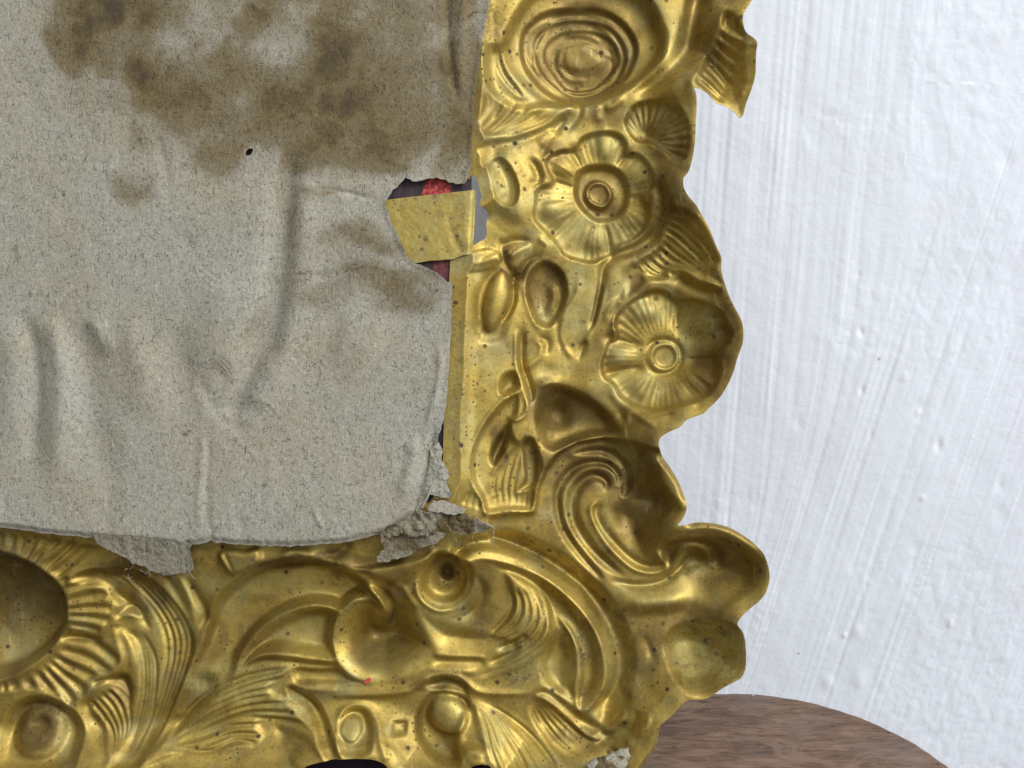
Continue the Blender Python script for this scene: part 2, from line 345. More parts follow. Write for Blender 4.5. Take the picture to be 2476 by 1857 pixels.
def cut_sheet(f, sd, th, regions, material, default, attrs, parent=root, zoff=0):
    """grid sheet trimmed along sd=0 (boundary vertices slide onto the outline), a rim of thickness th,
    split into one mesh per region"""
    gy, gx = np.gradient(sd, f.h); gl = np.hypot(gx, gy) + 1e-6
    mean = (sd[:-1, :-1] + sd[1:, :-1] + sd[:-1, 1:] + sd[1:, 1:]) / 4
    keep = mean > 0
    pad = np.zeros((keep.shape[0] + 2, keep.shape[1] + 2), bool); pad[1:-1, 1:-1] = keep
    cnt = pad[:-1, :-1].astype(int) + pad[1:, :-1] + pad[:-1, 1:] + pad[1:, 1:]
    bnd = (cnt > 0) & (cnt < 4) & (np.abs(sd) < 2.5 * f.h)
    mv = np.where(bnd, -np.clip(sd, -1.6 * f.h, 1.6 * f.h), 0)
    X = f.X + mv * gx / gl; Y = f.Y + mv * gy / gl
    ny, nx = f.X.shape; idx = np.arange(ny * nx).reshape(ny, nx)
    XYZ = loc3(X, Y, f.Z + zoff).reshape(-1, 3); low = loc3(X, Y, f.Z + zoff - th).reshape(-1, 3)
    lab = np.zeros(keep.shape, int); cx = f.X[:-1, :-1] + f.h / 2; cy = f.Y[:-1, :-1] + f.h / 2
    for i, (nm, poly, par, lb) in enumerate(regions): lab[inside(cx, cy, poly) & keep] = i + 1
    objs = []
    # rim quads
    rims = []
    kp = pad
    up = keep & ~kp[:-2, 1:-1]; dn = keep & ~kp[2:, 1:-1]; lf = keep & ~kp[1:-1, :-2]; rt = keep & ~kp[1:-1, 2:]
    for msk, a, b in ((up, idx[:-1, :-1], idx[:-1, 1:]), (dn, idx[1:, 1:], idx[1:, :-1]), (lf, idx[1:, :-1], idx[:-1, :-1]), (rt, idx[:-1, 1:], idx[1:, 1:])):
        rims.append((a[msk], b[msk], lab[msk]))
    RA = np.concatenate([r[0] for r in rims]); RB = np.concatenate([r[1] for r in rims]); RL = np.concatenate([r[2] for r in rims])
    names = [(default[0], None, None, default[1])] + list(regions); made = {}
    for i, (nm, poly, par, lb) in enumerate(names):
        m = keep & (lab == i)
        if not m.any(): objs.append(None); continue
        q = np.stack([idx[1:, :-1][m], idx[1:, 1:][m], idx[:-1, 1:][m], idx[:-1, :-1][m]], -1)
        r = RL == i; ra, rb = RA[r], RB[r]
        NV = ny * nx
        rq = np.stack([ra, rb, rb + NV, ra + NV], -1)
        # rim uses its own copies of the top vertices (+2*NV) so that the edge stays crisp
        rq[:, :2] += 2 * NV
        allq = np.concatenate([q, rq]); u, inv = np.unique(allq, return_inverse=True); inv = inv.reshape(allq.shape)
        co = np.empty((len(u), 3)); t = u < NV; l = (u >= NV) & (u < 2 * NV); tt = u >= 2 * NV
        co[t] = XYZ[u[t]]; co[l] = low[u[l] - NV]; co[tt] = XYZ[u[tt] - 2 * NV]
        at = {k: v.ravel()[u % NV] for k, v in attrs.items()}
        pr = parent if par is None else made[par]
        o = mesh_obj(nm, co, inv, material, pr, at)
        if par is not None: pass
        if lb: o['label'] = lb
        made[i] = o; objs.append(o)
    return objs
# ================================================================== setting
def wall():
    f = Field(-2600, 3400, -2600, 3400, 12)
    X, Y = f.X, f.Y
    # brushed whitewash: strokes lean and fan
    ang = 0.02 + 0.20 * smooth((X + 0.35 * Y - 700) / 500) + 0.03 * noise(X, Y, 900, 3, 2)
    f2 = Field(200, 2400, -1500, 2300, 4); X, Y = f2.X, f2.Y
    out = []
    for ff in (f, f2):
        X, Y = ff.X, ff.Y
        a = 0.02 + 0.19 * smooth((X + 0.30 * Y - 900) / 260)
        U = X * np.cos(a) + Y * np.sin(a); V = Y
        z = 1.1 * noise(U, V, 20, 11, 3, 1, 0.03) + 1.5 * noise(U, V, 60, 12, 2, 1, 0.03) + .6 * noise(U, V, 11, 19, 1, 1, .012)
        z -= .9 * smooth((noise(U, V, 34, 17, 2, 1, .012) - .42) / .12)
        z += 3.0 * noise(X, Y, 420, 13, 3) + 1.6 * noise(X, Y, 70, 14, 2, 1, .6)
        k = smooth((noise(X, Y, 260, 15, 3) + (X - 900) / 1500 - .1) / .35); z *= .75 + .5 * noise(X, Y, 200, 18, 3)
        z += k * 2.2 * np.abs(noise(X, Y, 46, 16, 3, 1, .7))
        r2 = np.random.default_rng(5)
        for _ in range(170):
            cx, cy = r2.uniform(200, 2300), r2.uniform(-1400, 2200); s_ = r2.uniform(6, 22); q = ff.box(cx - 70, cx + 70, cy - 90, cy + 90)
            z[q] += r2.uniform(-3.4, 3.4) * np.exp(-((X[q] - cx) / s_) ** 2 - ((Y[q] - cy) / (s_ * r2.uniform(1, 2))) ** 2)
        out.append(z)
    keepout = (f.X[:-1, :-1] >= 200 - 1) & (f.X[:-1, :-1] < 2400) & (f.Y[:-1, :-1] >= -1504) & (f.Y[:-1, :-1] < 2296)
    # one mesh: outer coarse grid minus the finely brushed part, plus the fine part
    YW = 3900 * S
    def tocoord(ff, z): return np.stack([(ff.X) * S, YW - z * S, (-ff.Y + 900) * S], -1).reshape(-1, 3)
    ia = np.arange(f.X.size).reshape(f.X.shape); m = ~keepout
    qa = np.stack([ia[1:, :-1][m], ia[1:, 1:][m], ia[:-1, 1:][m], ia[:-1, :-1][m]], -1)
    ib = np.arange(f2.X.size).reshape(f2.X.shape) + f.X.size
    qb = np.stack([ib[1:, :-1], ib[1:, 1:], ib[:-1, 1:], ib[:-1, :-1]], -1).reshape(-1, 4)
    o = mesh_obj('wall', np.concatenate([tocoord(f, out[0]), tocoord(f2, out[1])]), np.concatenate([qa, qb]), M_WALL, None)
    o['kind'] = 'structure'; return o
wall()
def tabletop():
    import bmesh
    bm = bmesh.new(); R = 546 * S; prof = []
    H = 90 * S; r = 9 * S
    rings = [(0, 0), (R * .5, 0), (R - r * 2.2, 0), (R - r, -r * .25), (R - r * .25, -r), (R, -r * 2.4), (R, -H + r), (R - r, -H), (0, -H)]
    n = 200; vs = []
    for k, (rr, z) in enumerate(rings):
        if rr == 0: vs.append([bm.verts.new((0, 0, z))]); continue
        vs.append([bm.verts.new((rr * (1 + (.004 * math.sin(5 * a + 1) + .002 * math.sin(23 * a) + .0015 * math.sin(61 * a + 2)) * (rr > R * .9)) * math.cos(a), rr * (1 + (.004 * math.sin(5 * a + 1) + .002 * math.sin(23 * a) + .0015 * math.sin(61 * a + 2)) * (rr > R * .9)) * math.sin(a), z)) for a in np.linspace(0, 2 * math.pi, n, endpoint=False)])
    for a, b in zip(vs[:-1], vs[1:]):
        for i in range(n):
            j = (i + 1) % n
            if len(a) == 1: bm.faces.new((a[0], b[i], b[j]))
            elif len(b) == 1: bm.faces.new((a[j], a[i], b[0]))
            else: bm.faces.new((a[i], b[i], b[j], a[j]))
    bmesh.ops.recalc_face_normals(bm, faces=bm.faces)
    for f_ in bm.faces: f_.smooth = True
    me = bpy.data.meshes.new('tabletop'); bm.to_mesh(me); me.materials.append(M_WOOD)
    o = bpy.data.objects.new('tabletop', me); COL.objects.link(o); o.location = (580 * S, 2773 * S, 0)
    o['kind'] = 'structure'; return o
tabletop()

# ================================================================== pressed brass border
f = Field(-70, 1880, -70, 1910, 2.3)
OUT = np.array([(1830, -80), (1822, -30), (1818, 0), (1798, 33), (1796, 54), (1803, 78), (1823, 94), (1830, 105), (1828, 125), (1827, 145), (1826, 181), (1818, 213), (1803, 253), (1796, 280), (1787, 285), (1776, 273), (1755, 257), (1733, 250), (1715, 231), (1700, 219), (1679, 213), (1683, 231), (1684, 260), (1682, 297), (1680, 344), (1673, 387), (1664, 416), (1653, 430), (1653, 452), (1664, 474), (1682, 495), (1697, 521), (1715, 553), (1729, 590), (1744, 624), (1743, 650), (1751, 682), (1765, 722), (1780, 751), (1793, 776), (1797, 805), (1794, 834), (1782, 867), (1773, 899), (1758, 932), (1740, 961), (1715, 986), (1698, 1001), (1661, 1015), (1643, 1033), (1614, 1046), (1596, 1060), (1593, 1079), (1606, 1106), (1627, 1136), (1648, 1174), (1660, 1212), (1661, 1236), (1652, 1256), (1641, 1272), (1665, 1270), (1697, 1266), (1737, 1270), (1773, 1281), (1810, 1303), (1831, 1321), (1850, 1346), (1861, 1391), (1854, 1427), (1838, 1452), (1813, 1474), (1794, 1492), (1784, 1510), (1798, 1532), (1803, 1564), (1803, 1611), (1793, 1637), (1776, 1648), (1747, 1664), (1718, 1684), (1700, 1691), (1664, 1693), (1643, 1709), (1624, 1731), (1599, 1752), (1585, 1778), (1577, 1807), (1556, 1836), (1543, 1857), (1525, 1885), (1450, 1892), (1300, 1896), (1195, 1885), (1190, 1857), (1175, 1849), (1160, 1848), (1137, 1857), (1120, 1885), (1050, 1895), (960, 1885), (938, 1857), (925, 1845), (900, 1836), (860, 1834), (800, 1838), (755, 1848), (735, 1857), (700, 1885), (500, 1898), (100, 1898), (-90, 1898)], float)
INN = np.array([(-90, 1225), (500, 1225), (900, 1225), (1040, 1215), (1070, 1150), (1072, 1050), (1076, 900), (1088, 640), (1096, 560), (1120, 470), (1150, 462), (1150, 440), (1120, 425), (1122, 380), (1122, -80)], float)
OC = curve(OUT, 4)
BORDER = np.vstack([OC, INN])
do = f.dist(OC, 400, False); di = f.dist(INN, 400, False)
ins = inside(f.X, f.Y, BORDER)
SD = np.where(ins, np.minimum(do, di), -np.minimum(do, di))
HOLE = np.array([(1136, 427), (1146, 421), (1154, 429), (1158, 451), (1166, 476), (1158, 490), (1165, 501), (1175, 505), (1180, 521), (1175, 541), (1178, 559), (1172, 575), (1157, 584), (1141, 593), (1143, 520), (1146, 461)], float)
SD = np.minimum(SD, -f.sdf(HOLE, 60))
# overall trough: low near the middle of the moulding, rising to the outer edge and to the card
rise_o = smooth((do - 4) / 130.0) ** 0.9; rise_i = smooth((di - 30) / 300.0)
f.Z[:] = -76 * np.minimum(rise_o * .8 + .2 * smooth((do - 2) / 45), (0.30 + 0.70 * rise_i) * smooth((di - 26) / 50)) + 3
f.Z += 5 * noise(f.X, f.Y, 170, 21, 3)

# ---- rose (tile A)
ROSE_O = P('A', (400, 40), (320, 200), (300, 260), (210, 290), (172, 400), (190, 520), (240, 620), (330, 690), (450, 725), (620, 700), (770, 690), (900, 680), (1100, 610), (1280, 500), (1420, 340), (1450, 200), (1400, 60), (1320, -80), (1150, -190), (800, -210), (550, -140))
ROSE0 = P('A', (400, 80), (330, 230), (322, 320), (350, 420), (430, 520), (560, 630), (700, 680), (900, 660), (1100, 590), (1280, 470), (1390, 330), (1425, 200), (1380, 60), (1290, -80), (1100, -165), (800, -190), (550, -120))
ROSE1 = P('A', (470, 120), (435, 220), (440, 350), (500, 480), (620, 590), (760, 640), (900, 640), (1050, 580), (1180, 460), (1250, 300), (1240, 180), (1150, 60), (1000, -20), (800, -30), (600, 10))
ROSE2 = P('A', (540, 180), (530, 300), (590, 440), (690, 530), (820, 590), (950, 575), (1080, 510), (1160, 400), (1180, 260), (1100, 120), (960, 55), (780, 45), (630, 95))
ROSE3 = P('A', (610, 230), (600, 330), (660, 430), (740, 520), (840, 545), (960, 520), (1050, 440), (1130, 340), (1110, 220), (1000, 130), (850, 110), (700, 140))
ROSE4 = P('A', (700, 240), (672, 320), (690, 380), (760, 395), (850, 415), (970, 390), (1030, 320), (960, 250), (880, 200), (780, 200))
f.fill(ROSE_O, 14, 26, rim=3)
f.fill(ROSE0, 24, 60, 'dome', rim=2)
f.fill(ROSE1, 13, 10, rim=3.5, rimw=4)
f.fill(ROSE2, 8, 7, rim=3.5, rimw=4)
f.fill(ROSE3, 6, 6, rim=3.0, rimw=4)
f.fill(ROSE4, -5, 12, rim=2.5, rimw=4)
f.stroke(P('A', (560, 430), (480, 300), (500, 170), (600, 80), (760, 50)), 6, -4, 'gauss')
f.stroke(P('A', (700, 450), (735, 520), (840, 548), (960, 520), (1030, 450)), 4, -4, 'gauss', (.2, .2))
f.stroke(P('A', (930, 60), (1040, 120), (1110, 220), (1130, 320)), 5, -4, 'gauss', (.2, .2))
f.stroke(P('A', (1000, 30), (1120, 90), (1190, 190), (1220, 280)), 5, -3.5, 'gauss', (.2, .2))
f.stroke(P('A', (850, 220), (930, 215), (1000, 260), (1080, 290), (1110, 340)), 5, -3, 'gauss', (.2, .2))
r7 = np.random.default_rng(12)
for i_ in range(11):
    rr_ = 120 + 26 * i_; a0 = r7.uniform(0, 6.28); a1 = a0 + r7.uniform(1.3, 2.4); tt_ = np.linspace(a0, a1, 6)
    f.stroke(P('A', *[(850 + rr_ * 1.02 * math.cos(a_) * (1 + .03 * math.sin(3 * a_)), 320 + rr_ * .93 * math.sin(a_)) for a_ in tt_]), [5, 9, 5], -4.5 if i_ % 2 else 5, 'gauss', (.2, .25))
f.fill(P('A', (290, 290), (268, 380), (300, 480), (380, 580), (458, 628), (425, 555), (360, 470), (322, 380), (305, 310)), 9, 9, rim=2.5, rimw=4)
f.stroke(P('A', (1660, -60), (1620, 130), (1560, 310), (1450, 450), (1300, 550), (1180, 600)), [42, 40, 36, 20], 20, 'cos', (0, .3))
f.stroke(P('A', (1330, 20), (1400, 140), (1425, 260), (1390, 330)), 6, -5, 'gauss', (.2, .3))
# strap folds below the rose
f.flutes(P('A', (120, 560), (140, 700), (60, 900)), P('A', (700, 720), (560, 800), (300, 910)), 7, 6.5, .5, 14)
f.stroke(P('A', (110, 950), (300, 900), (480, 850), (620, 790), (770, 690)), 12, -9, 'gauss')
f.stroke(P('A', (130, 1000), (300, 950), (480, 905), (640, 820), (760, 740)), 12, 8, 'gauss')
f.stroke(P('A', (1010, 700), (1080, 670), (1150, 600)), 9, -7, 'gauss', (.2, .2))
f.stroke(P('A', (970, 650), (960, 720), (980, 790)), 11, -6, 'gauss', (.2, .2))
f.stroke(P('A', (840, 650), (830, 740), (720, 880)), 16, 8, 'cos', (.2, .3))
# ---- top right leaf
LEAF1 = P('A', (1800, 55), (1860, 80), (1905, 140), (1945, 215), (2005, 262), (2018, 300), (2008, 500), (1985, 590), (1940, 720), (1905, 780), (1860, 750), (1800, 700), (1740, 680), (1690, 625), (1640, 590), (1585, 545), (1650, 430), (1720, 290), (1760, 150))
f.fill(LEAF1, 4, 9, 'plateau')
f.flutes(P('A', (1770, 190), (1850, 260), (1950, 330)), P('A', (1610, 510), (1720, 610), (1810, 690)), 7, 8, .5, 11, (.2, .25), 'cos', P('A', (1690, 330), (1800, 450), (1890, 590)))
f.fill(P('A', (1790, 90), (1795, 160), (1850, 230), (1925, 262), (1940, 225), (1905, 150), (1870, 80), (1820, 60)), 16, 16)
f.stroke(P('A', (1800, 40), (1770, 170), (1720, 300), (1640, 450), (1580, 545)), 10, -8, 'gauss')
f.stroke(P('A', (1930, 640), (1920, 610), (1970, 560)), 6, -5, 'gauss', (.2, .2))
f.stroke(P('A', (1850, 700), (1890, 600), (1950, 520)), 14, 5, 'gauss', (.2, .2))
f.stroke(P('A', (2015, 300), (1960, 300), (1900, 330)), 7, -5, 'gauss', (.0, .5))
# ---- small fan flower
FAN = P('A', (1150, 800), (1170, 720), (1230, 650), (1320, 630), (1420, 650), (1510, 710), (1560, 810), (1575, 920), (1555, 1030), (1510, 1095), (1460, 1060), (1400, 990), (1340, 945), (1290, 930), (1215, 900))
f.fill(FAN, 12, 7, rim=2.5, rimw=5)
f.fill(P('A', (1240, 800), (1330, 780), (1390, 850), (1400, 930), (1340, 945), (1260, 910)), 9, 26)
f.ribs(FAN, P('A', (1300, 900))[0], 27, 3.6, 5, r0=14)
f.stroke(P('A', (1310, 915), (1335, 935)), 7, -9, 'gauss')
# ---- flower 1
FL1 = np.vstack([P('A', (850, 890), (930, 855), (1040, 842), (1130, 870), (1170, 930), (1168, 985), (1240, 990), (1310, 1060), (1345, 1160), (1340, 1240), (1285, 1300), (1312, 1350), (1322, 1430), (1290, 1520), (1220, 1585), (1130, 1625), (1070, 1680), (1000, 1720), (930, 1746), (840, 1731), (740, 1696), (690, 1636), (640, 1570), (560, 1500), (520, 1440), (530, 1350), (545, 1245), (620, 1212), (655, 1185), (620, 1130), (600, 1060), (640, 1010), (720, 975), (800, 960))])
f.fill(FL1, 15, 7, rim=3.5, rimw=5)
c1 = P('A', (985, 1270))[0]
f.ribs(FL1, c1, 44, 0.9, 14, r0=60, jit=.5)
for q in (((1165, 985), (1100, 1080)), ((1290, 1300), (1170, 1290)), ((660, 1190), (820, 1230)), ((790, 965), (860, 1090)), ((640, 1560), (830, 1380)), ((1060, 1690), (1010, 1440))):
    f.stroke(P('A', *q), [9, 5], 7, 'gauss', (0, .3))
for q in (((1010, 860), (1020, 1060)), ((1320, 1170), (1180, 1200)), ((560, 1400), (800, 1320)), ((650, 1060), (830, 1150))):
    f.stroke(P('A', *q), [16, 8], -4, 'gauss', (0, .3))
for x_, y_ in ((1025, 950), (1240, 1110), (1215, 1420), (950, 1585), (660, 1390), (740, 1080)):
    t_ = np.linspace(0, 2 * np.pi, 9)[:-1]; f.fill(P('A', *[(x_ + 120 * math.cos(a_), y_ + 115 * math.sin(a_)) for a_ in t_]), -7, 34, 'ell')
FC1 = P('A', (800, 1200), (830, 1110), (900, 1070), (1020, 1060), (1120, 1095), (1180, 1180), (1192, 1290), (1150, 1400), (1060, 1455), (950, 1455), (860, 1385), (808, 1300))
f.fill(FC1, 17, 12, rim=3, rimw=6)
f.fill(P('A', (890, 1210), (950, 1165), (1030, 1180), (1080, 1250), (1060, 1330), (1000, 1375), (920, 1350), (875, 1290)), -12, 9)
f.fill(P('A', (905, 1225), (955, 1190), (1020, 1195), (1055, 1260), (1040, 1320), (1000, 1345), (930, 1320), (900, 1275)), 9, 6, rim=2.5, rimw=4)
# ---- bud ovals
BUD1 = P('A', (320, 1045), (390, 1130), (432, 1240), (420, 1340), (370, 1380), (290, 1350), (230, 1270), (208, 1180), (225, 1090), (265, 1045))
f.fill(P('A', (360, 960), (260, 1010), (190, 1120), (190, 1270), (260, 1400), (350, 1490), (470, 1500), (510, 1400), (500, 1230), (450, 1050)), -8, 34)
f.fill(BUD1, 14, 9, 'ell', rim=3.5, rimw=5)
f.stroke(P('A', (310, 1200), (330, 1260), (300, 1300)), 8, -4, 'gauss')
f.stroke(P('A', (480, 1030), (540, 1100), (560, 1190), (480, 1240)), 16, 11, 'cos', (.3, .3))
f.stroke(P('A', (560, 960), (640, 900), (650, 830)), 14, -7, 'gauss', (.2, .2))
f.stroke(P('A', (760, 740), (700, 820), (620, 930), (570, 1050)), 13, 9, 'gauss', (.2, .2))
BUD2 = P('B', (20, 680), (60, 600), (150, 555), (250, 545), (310, 580), (310, 640), (240, 690), (120, 715), (50, 712))
f.fill(BUD2, -13, 9, 'ell'); f.stroke(P('B', (120, 640), (200, 600), (290, 560)), 8, 6, 'gauss', (.3, .1))
f.stroke(P('B', (60, 700), (200, 670), (300, 640)), 7, 7, 'gauss', (.3, .1))
BUD3 = P('B', (330, 690), (375, 740), (390, 830), (370, 930), (320, 1030), (250, 1110), (195, 1100), (180, 1000), (190, 880), (230, 760), (280, 700))
f.fill(P('B', (300, 660), (420, 740), (430, 900), (380, 1050), (330, 1160), (230, 1200), (140, 1160), (110, 1000), (120, 830), (200, 700)), 9, 22)
f.fill(BUD3, -22, 12, 'ell')
f.stroke(P('B', (390, 760), (400, 880), (360, 980), (270, 1080)), 8, 9, 'gauss', (.1, .3))
f.stroke(P('B', (412, 800), (415, 900), (370, 1010), (290, 1080)), 5, -8, 'gauss', (.1, .2))
BUD4 = P('B', (520, 670), (600, 620), (700, 660), (760, 760), (760, 880), (710, 1000), (640, 1080), (560, 1060), (500, 950), (470, 830), (480, 740))
f.fill(BUD4, 24, 14, 'ell', rim=3, rimw=6); f.stroke(P('B', (650, 770), (670, 880), (620, 1010)), 18, -9, 'cos', (.2, .3))
f.stroke(P('B', (470, 760), (480, 900), (530, 1040), (600, 1110)), 6, -5, 'gauss', (.2, .3))
for q, wd in ((((400, 740), (330, 640), (300, 500)), 9), (((400, 740), (440, 700), (560, 520)), 8), (((430, 740), (480, 640), (620, 560)), 9), (((400, 700), (390, 760), (390, 850)), 7), (((320, 520), (420, 490), (520, 500)), 9)):
    f.stroke(P('B', *q), [wd, wd * .6], 11, 'gauss', (0, .3))
for q in (((360, 620), (430, 560), (520, 520)), ((560, 470), (620, 530), (560, 620)), ((350, 560), (380, 600))):
    f.stroke(P('B', *q), 8, -7, 'gauss', (.1, .2))
# ---- straps beside flower 1 and 2
f.stroke(P('B', (1340, 40), (1400, 240), (1370, 420), (1250, 520), (1100, 580), (1010, 660), (990, 800), (950, 980), (900, 1150)), [20, 26, 26, 20, 16, 12, 8], 13, 'cos', (.1, .1))
f.stroke(P('B', (1160, 640), (1150, 760), (1110, 870), (1070, 960), (1000, 1070)), 10, 8, 'gauss', (.2, .2))
f.stroke(P('B', (1010, 720), (1000, 850), (960, 1000), (900, 1150), (880, 1170)), 6, -8, 'gauss', (.2, .1))
f.stroke(P('B', (840, 700), (820, 850), (740, 1000), (710, 1130), (760, 1240), (820, 1300)), 6, -6, 'gauss', (.2, .2))
f.stroke(P('B', (700, 1000), (700, 1130), (740, 1240)), 8, 6, 'gauss', (.2, .2))
f.fill(P('B', (830, 1200), (870, 1165), (900, 1190), (880, 1260), (840, 1300), (825, 1260)), 8, 8)
f.fill(P('B', (1170, 660), (1240, 640), (1300, 760), (1200, 860), (1150, 850)), 10, 16)
f.stroke(P('B', (1130, 880), (1070, 930), (1010, 1060)), 14, -6, 'cos', (.2, .2))
# ---- leaf right
LEAF2 = P('B', (1225, 640), (1340, 560), (1400, 480), (1420, 330), (1450, 250), (1600, 320), (1690, 430), (1745, 560), (1770, 640), (1750, 700), (1790, 800), (1700, 780), (1600, 720), (1530, 680), (1450, 700), (1440, 750), (1330, 740))
f.fill(LEAF2, 7, 14, rim=2)
f.flutes(P('B', (1440, 330), (1560, 400), (1690, 560), (1740, 680)), P('B', (1225, 650), (1300, 715), (1420, 750)), 10, 8.5, .5, 11, (.15, .25), 'cos', P('B', (1390, 500), (1500, 600), (1640, 690)))
f.stroke(P('B', (1440, 740), (1450, 700), (1500, 678), (1560, 700), (1640, 770), (1740, 800), (1810, 860)), 7, -10, 'gauss', (.1, .2))
f.stroke(P('B', (1500, 730), (1560, 770), (1660, 830), (1800, 865)), 12, 14, 'gauss', (.1, .2))
f.stroke(P('B', (1560, 330), (1600, 350), (1640, 340)), 9, -5, 'gauss', (.2, .2))
f.stroke(P('B', (1200, 840), (1300, 780), (1400, 770), (1500, 800)), 10, -5, 'gauss', (.2, .2))
# ---- flower 2
FL2 = P('B', (1075, 1050), (1100, 975), (1180, 900), (1280, 840), (1360, 812), (1440, 830), (1500, 875), (1600, 880), (1700, 912), (1780, 970), (1830, 1050), (1862, 1120), (1840, 1190), (1770, 1260), (1790, 1340), (1768, 1440), (1700, 1540), (1600, 1595), (1480, 1622), (1350, 1652), (1230, 1615), (1130, 1560), (1070, 1470), (1005, 1420), (985, 1330), (1010, 1240), (1040, 1170), (1095, 1130))
c2 = P('B', (1425, 1275))[0]
f.fill(FL2, 15, 7, rim=4, rimw=5)
f.ribs(FL2, c2, 46, 1.1, 12, r0=50, jit=.4)
for x_, y_ in ((1290, 960), (1680, 1070), (1620, 1430), (1300, 1510), (1130, 1270)):
    t_ = np.linspace(0, 2 * np.pi, 9)[:-1]; f.fill(P('B', *[(x_ + 135 * math.cos(a_), y_ + 115 * math.sin(a_)) for a_ in t_]), -8, 36, 'ell')
for q in (((1500, 870), (1520, 1150)), ((1040, 1150), (1300, 1200)), ((1040, 1390), (1180, 1360), (1310, 1350)), ((1790, 1290), (1560, 1300))):
    f.stroke(P('B', *q), [12, 9, 6], 8, 'gauss', (.0, .3))
for q in (((1600, 1620), (1500, 1420)), ((1690, 1540), (1560, 1380)), ((1740, 1480), (1600, 1350)), ((1560, 1620), (1470, 1440))):
    f.stroke(P('B', *q), [10, 7], -6, 'gauss', (.1, .3))
f.stroke(P('B', (1090, 1110), (1075, 1060), (1110, 990)), 7, -6, 'gauss', (.1, .3))
f.fill(P('B', (1290, 1230), (1330, 1150), (1450, 1130), (1550, 1190), (1570, 1290), (1530, 1380), (1430, 1420), (1330, 1390), (1290, 1310)), 11, 16)
f.fill(P('B', (1300, 1240), (1350, 1175), (1450, 1160), (1520, 1200), (1545, 1290), (1510, 1360), (1430, 1395), (1350, 1380), (1300, 1310)), -12, 9)
f.fill(P('B', (1345, 1275), (1370, 1215), (1430, 1192), (1490, 1212), (1515, 1275), (1490, 1335), (1430, 1358), (1370, 1335)), 8, 6, rim=3, rimw=4)
# ---- tendrils
f.stroke(P('C', (548, -20), (545, 200), (570, 300), (600, 420), (622, 500), (600, 570), (540, 600), (480, 570)), 5, -9, 'gauss', (.05, .1))
f.stroke(P('C', (590, -40), (585, 200), (625, 330), (650, 420), (650, 500)), [14, 14, 12, 8], 14, 'cos', (.1, .2))
f.fill(P('C', (530, 262), (460, 285), (425, 350), (430, 420), (470, 445), (540, 415), (575, 380), (560, 310)), 15, 14, rim=4, rimw=5)
f.stroke(P('C', (690, 60), (720, 100), (705, 170), (640, 230), (610, 240)), 8, -7, 'gauss', (.1, .1))
f.stroke(P('C', (700, 40), (755, 60), (760, 110), (735, 150)), 8, 9, 'gauss', (.1, .2))
f.stroke(P('C', (1210, 0), (1230, 40)), 7, -4, 'gauss')
# ---- big bowl
BOWL = P('C', (690, 420), (740, 370), (800, 345), (900, 365), (1050, 440), (1200, 570), (1285, 715), (1200, 722), (1050, 735), (900, 790), (800, 830), (730, 790), (690, 700), (668, 600), (672, 500))
f.fill(BOWL, 40, 24, 'ell')
f.fill(P('C', (700, 500), (780, 440), (900, 460), (960, 560), (920, 680), (800, 700), (710, 620)), 16, 40)
f.stroke(P('C', (660, 370), (760, 350), (800, 360), (760, 420), (690, 480)), 12, -10, 'gauss', (.2, .2))

f.stroke(P('C', (1260, 560), (1290, 620), (1300, 700)), [8, 5], 6, 'gauss'); f.stroke(P('C', (1310, 560), (1290, 630), (1290, 700)), 6, -6, 'gauss')
f.stroke(P('C', (1190, 330), (1230, 450), (1330, 530), (1450, 620), (1500, 640)), [18, 16, 10], -6, 'cos', (.2, .3))
# ---- pendant
PEND = P('C', (560, 420), (450, 480), (330, 620), (260, 760), (235, 900), (250, 1020), (310, 1130), (345, 1225), (500, 1215), (660, 1215), (690, 1050), (735, 930), (700, 800), (650, 712), (560, 740), (520, 640), (560, 560))
f.fill(PEND, 13, 16, rim=3, rimw=5)
f.stroke(P('C', (570, 400), (440, 480), (330, 620), (262, 760), (236, 900), (252, 1010), (312, 1130), (345, 1225)), 6, -6, 'gauss')
f.fill(P('C', (505, 600), (440, 680), (372, 790), (360, 870), (400, 920), (450, 860), (490, 780), (510, 690)), 18, 12, rim=2, rimw=5)
f.stroke(P('C', (560, 740), (470, 840), (410, 940), (390, 1000)), 6, -6, 'gauss', (.1, .3))
f.flutes(P('C', (540, 770), (440, 900), (400, 1040), (420, 1180)), P('C', (600, 740), (560, 900), (530, 1060), (540, 1180)), 4, 6, .5, 9)
f.fill(P('C', (580, 735), (650, 712), (695, 790), (700, 930), (685, 1050), (555, 1090), (600, 1000), (590, 850)), 11, 7, rim=3, rimw=4)
f.flutes(P('C', (540, 1100), (545, 1200)), P('C', (660, 1070), (640, 1200)), 4, 5, .5, 9)
f.flutes(P('C', (240, 1070), (190, 1170)), P('C', (300, 1110), (290, 1200)), 3, 5, .5, 9)
# ---- corner shelf: everything below this curve is pressed further in
CORNER = np.vstack([P('C', (360, 1255), (500, 1228), (665, 1225), (690, 1060), (740, 930), (830, 820), (960, 745), (1150, 715), (1350, 745), (1500, 790)), np.array([(1700, 1090), (1900, 1280), (1950, 1960), (1640, 1960), (1500, 1760), (1470, 1540), (1405, 1440), (1300, 1370), (1180, 1312)])])
fs = f.sub(CORNER, 20); dd = fs.sdf(CORNER, 20)
fs.Z += (-18 * smooth((dd + 2) / 12) + 2 * np.exp(-(dd / 5) ** 2)) * smooth((1600 - fs.Y) / 260) * smooth((1860 - fs.X) / 60)
f.fill(P('C', (930, 840), (1000, 800), (1120, 780), (1230, 810), (1310, 880), (1350, 970), (1350, 1060), (1320, 1120), (1275, 1135), (1262, 1060), (1270, 960), (1215, 890), (1120, 850), (1020, 850)), 10, 12, rim=3.5, rimw=4)
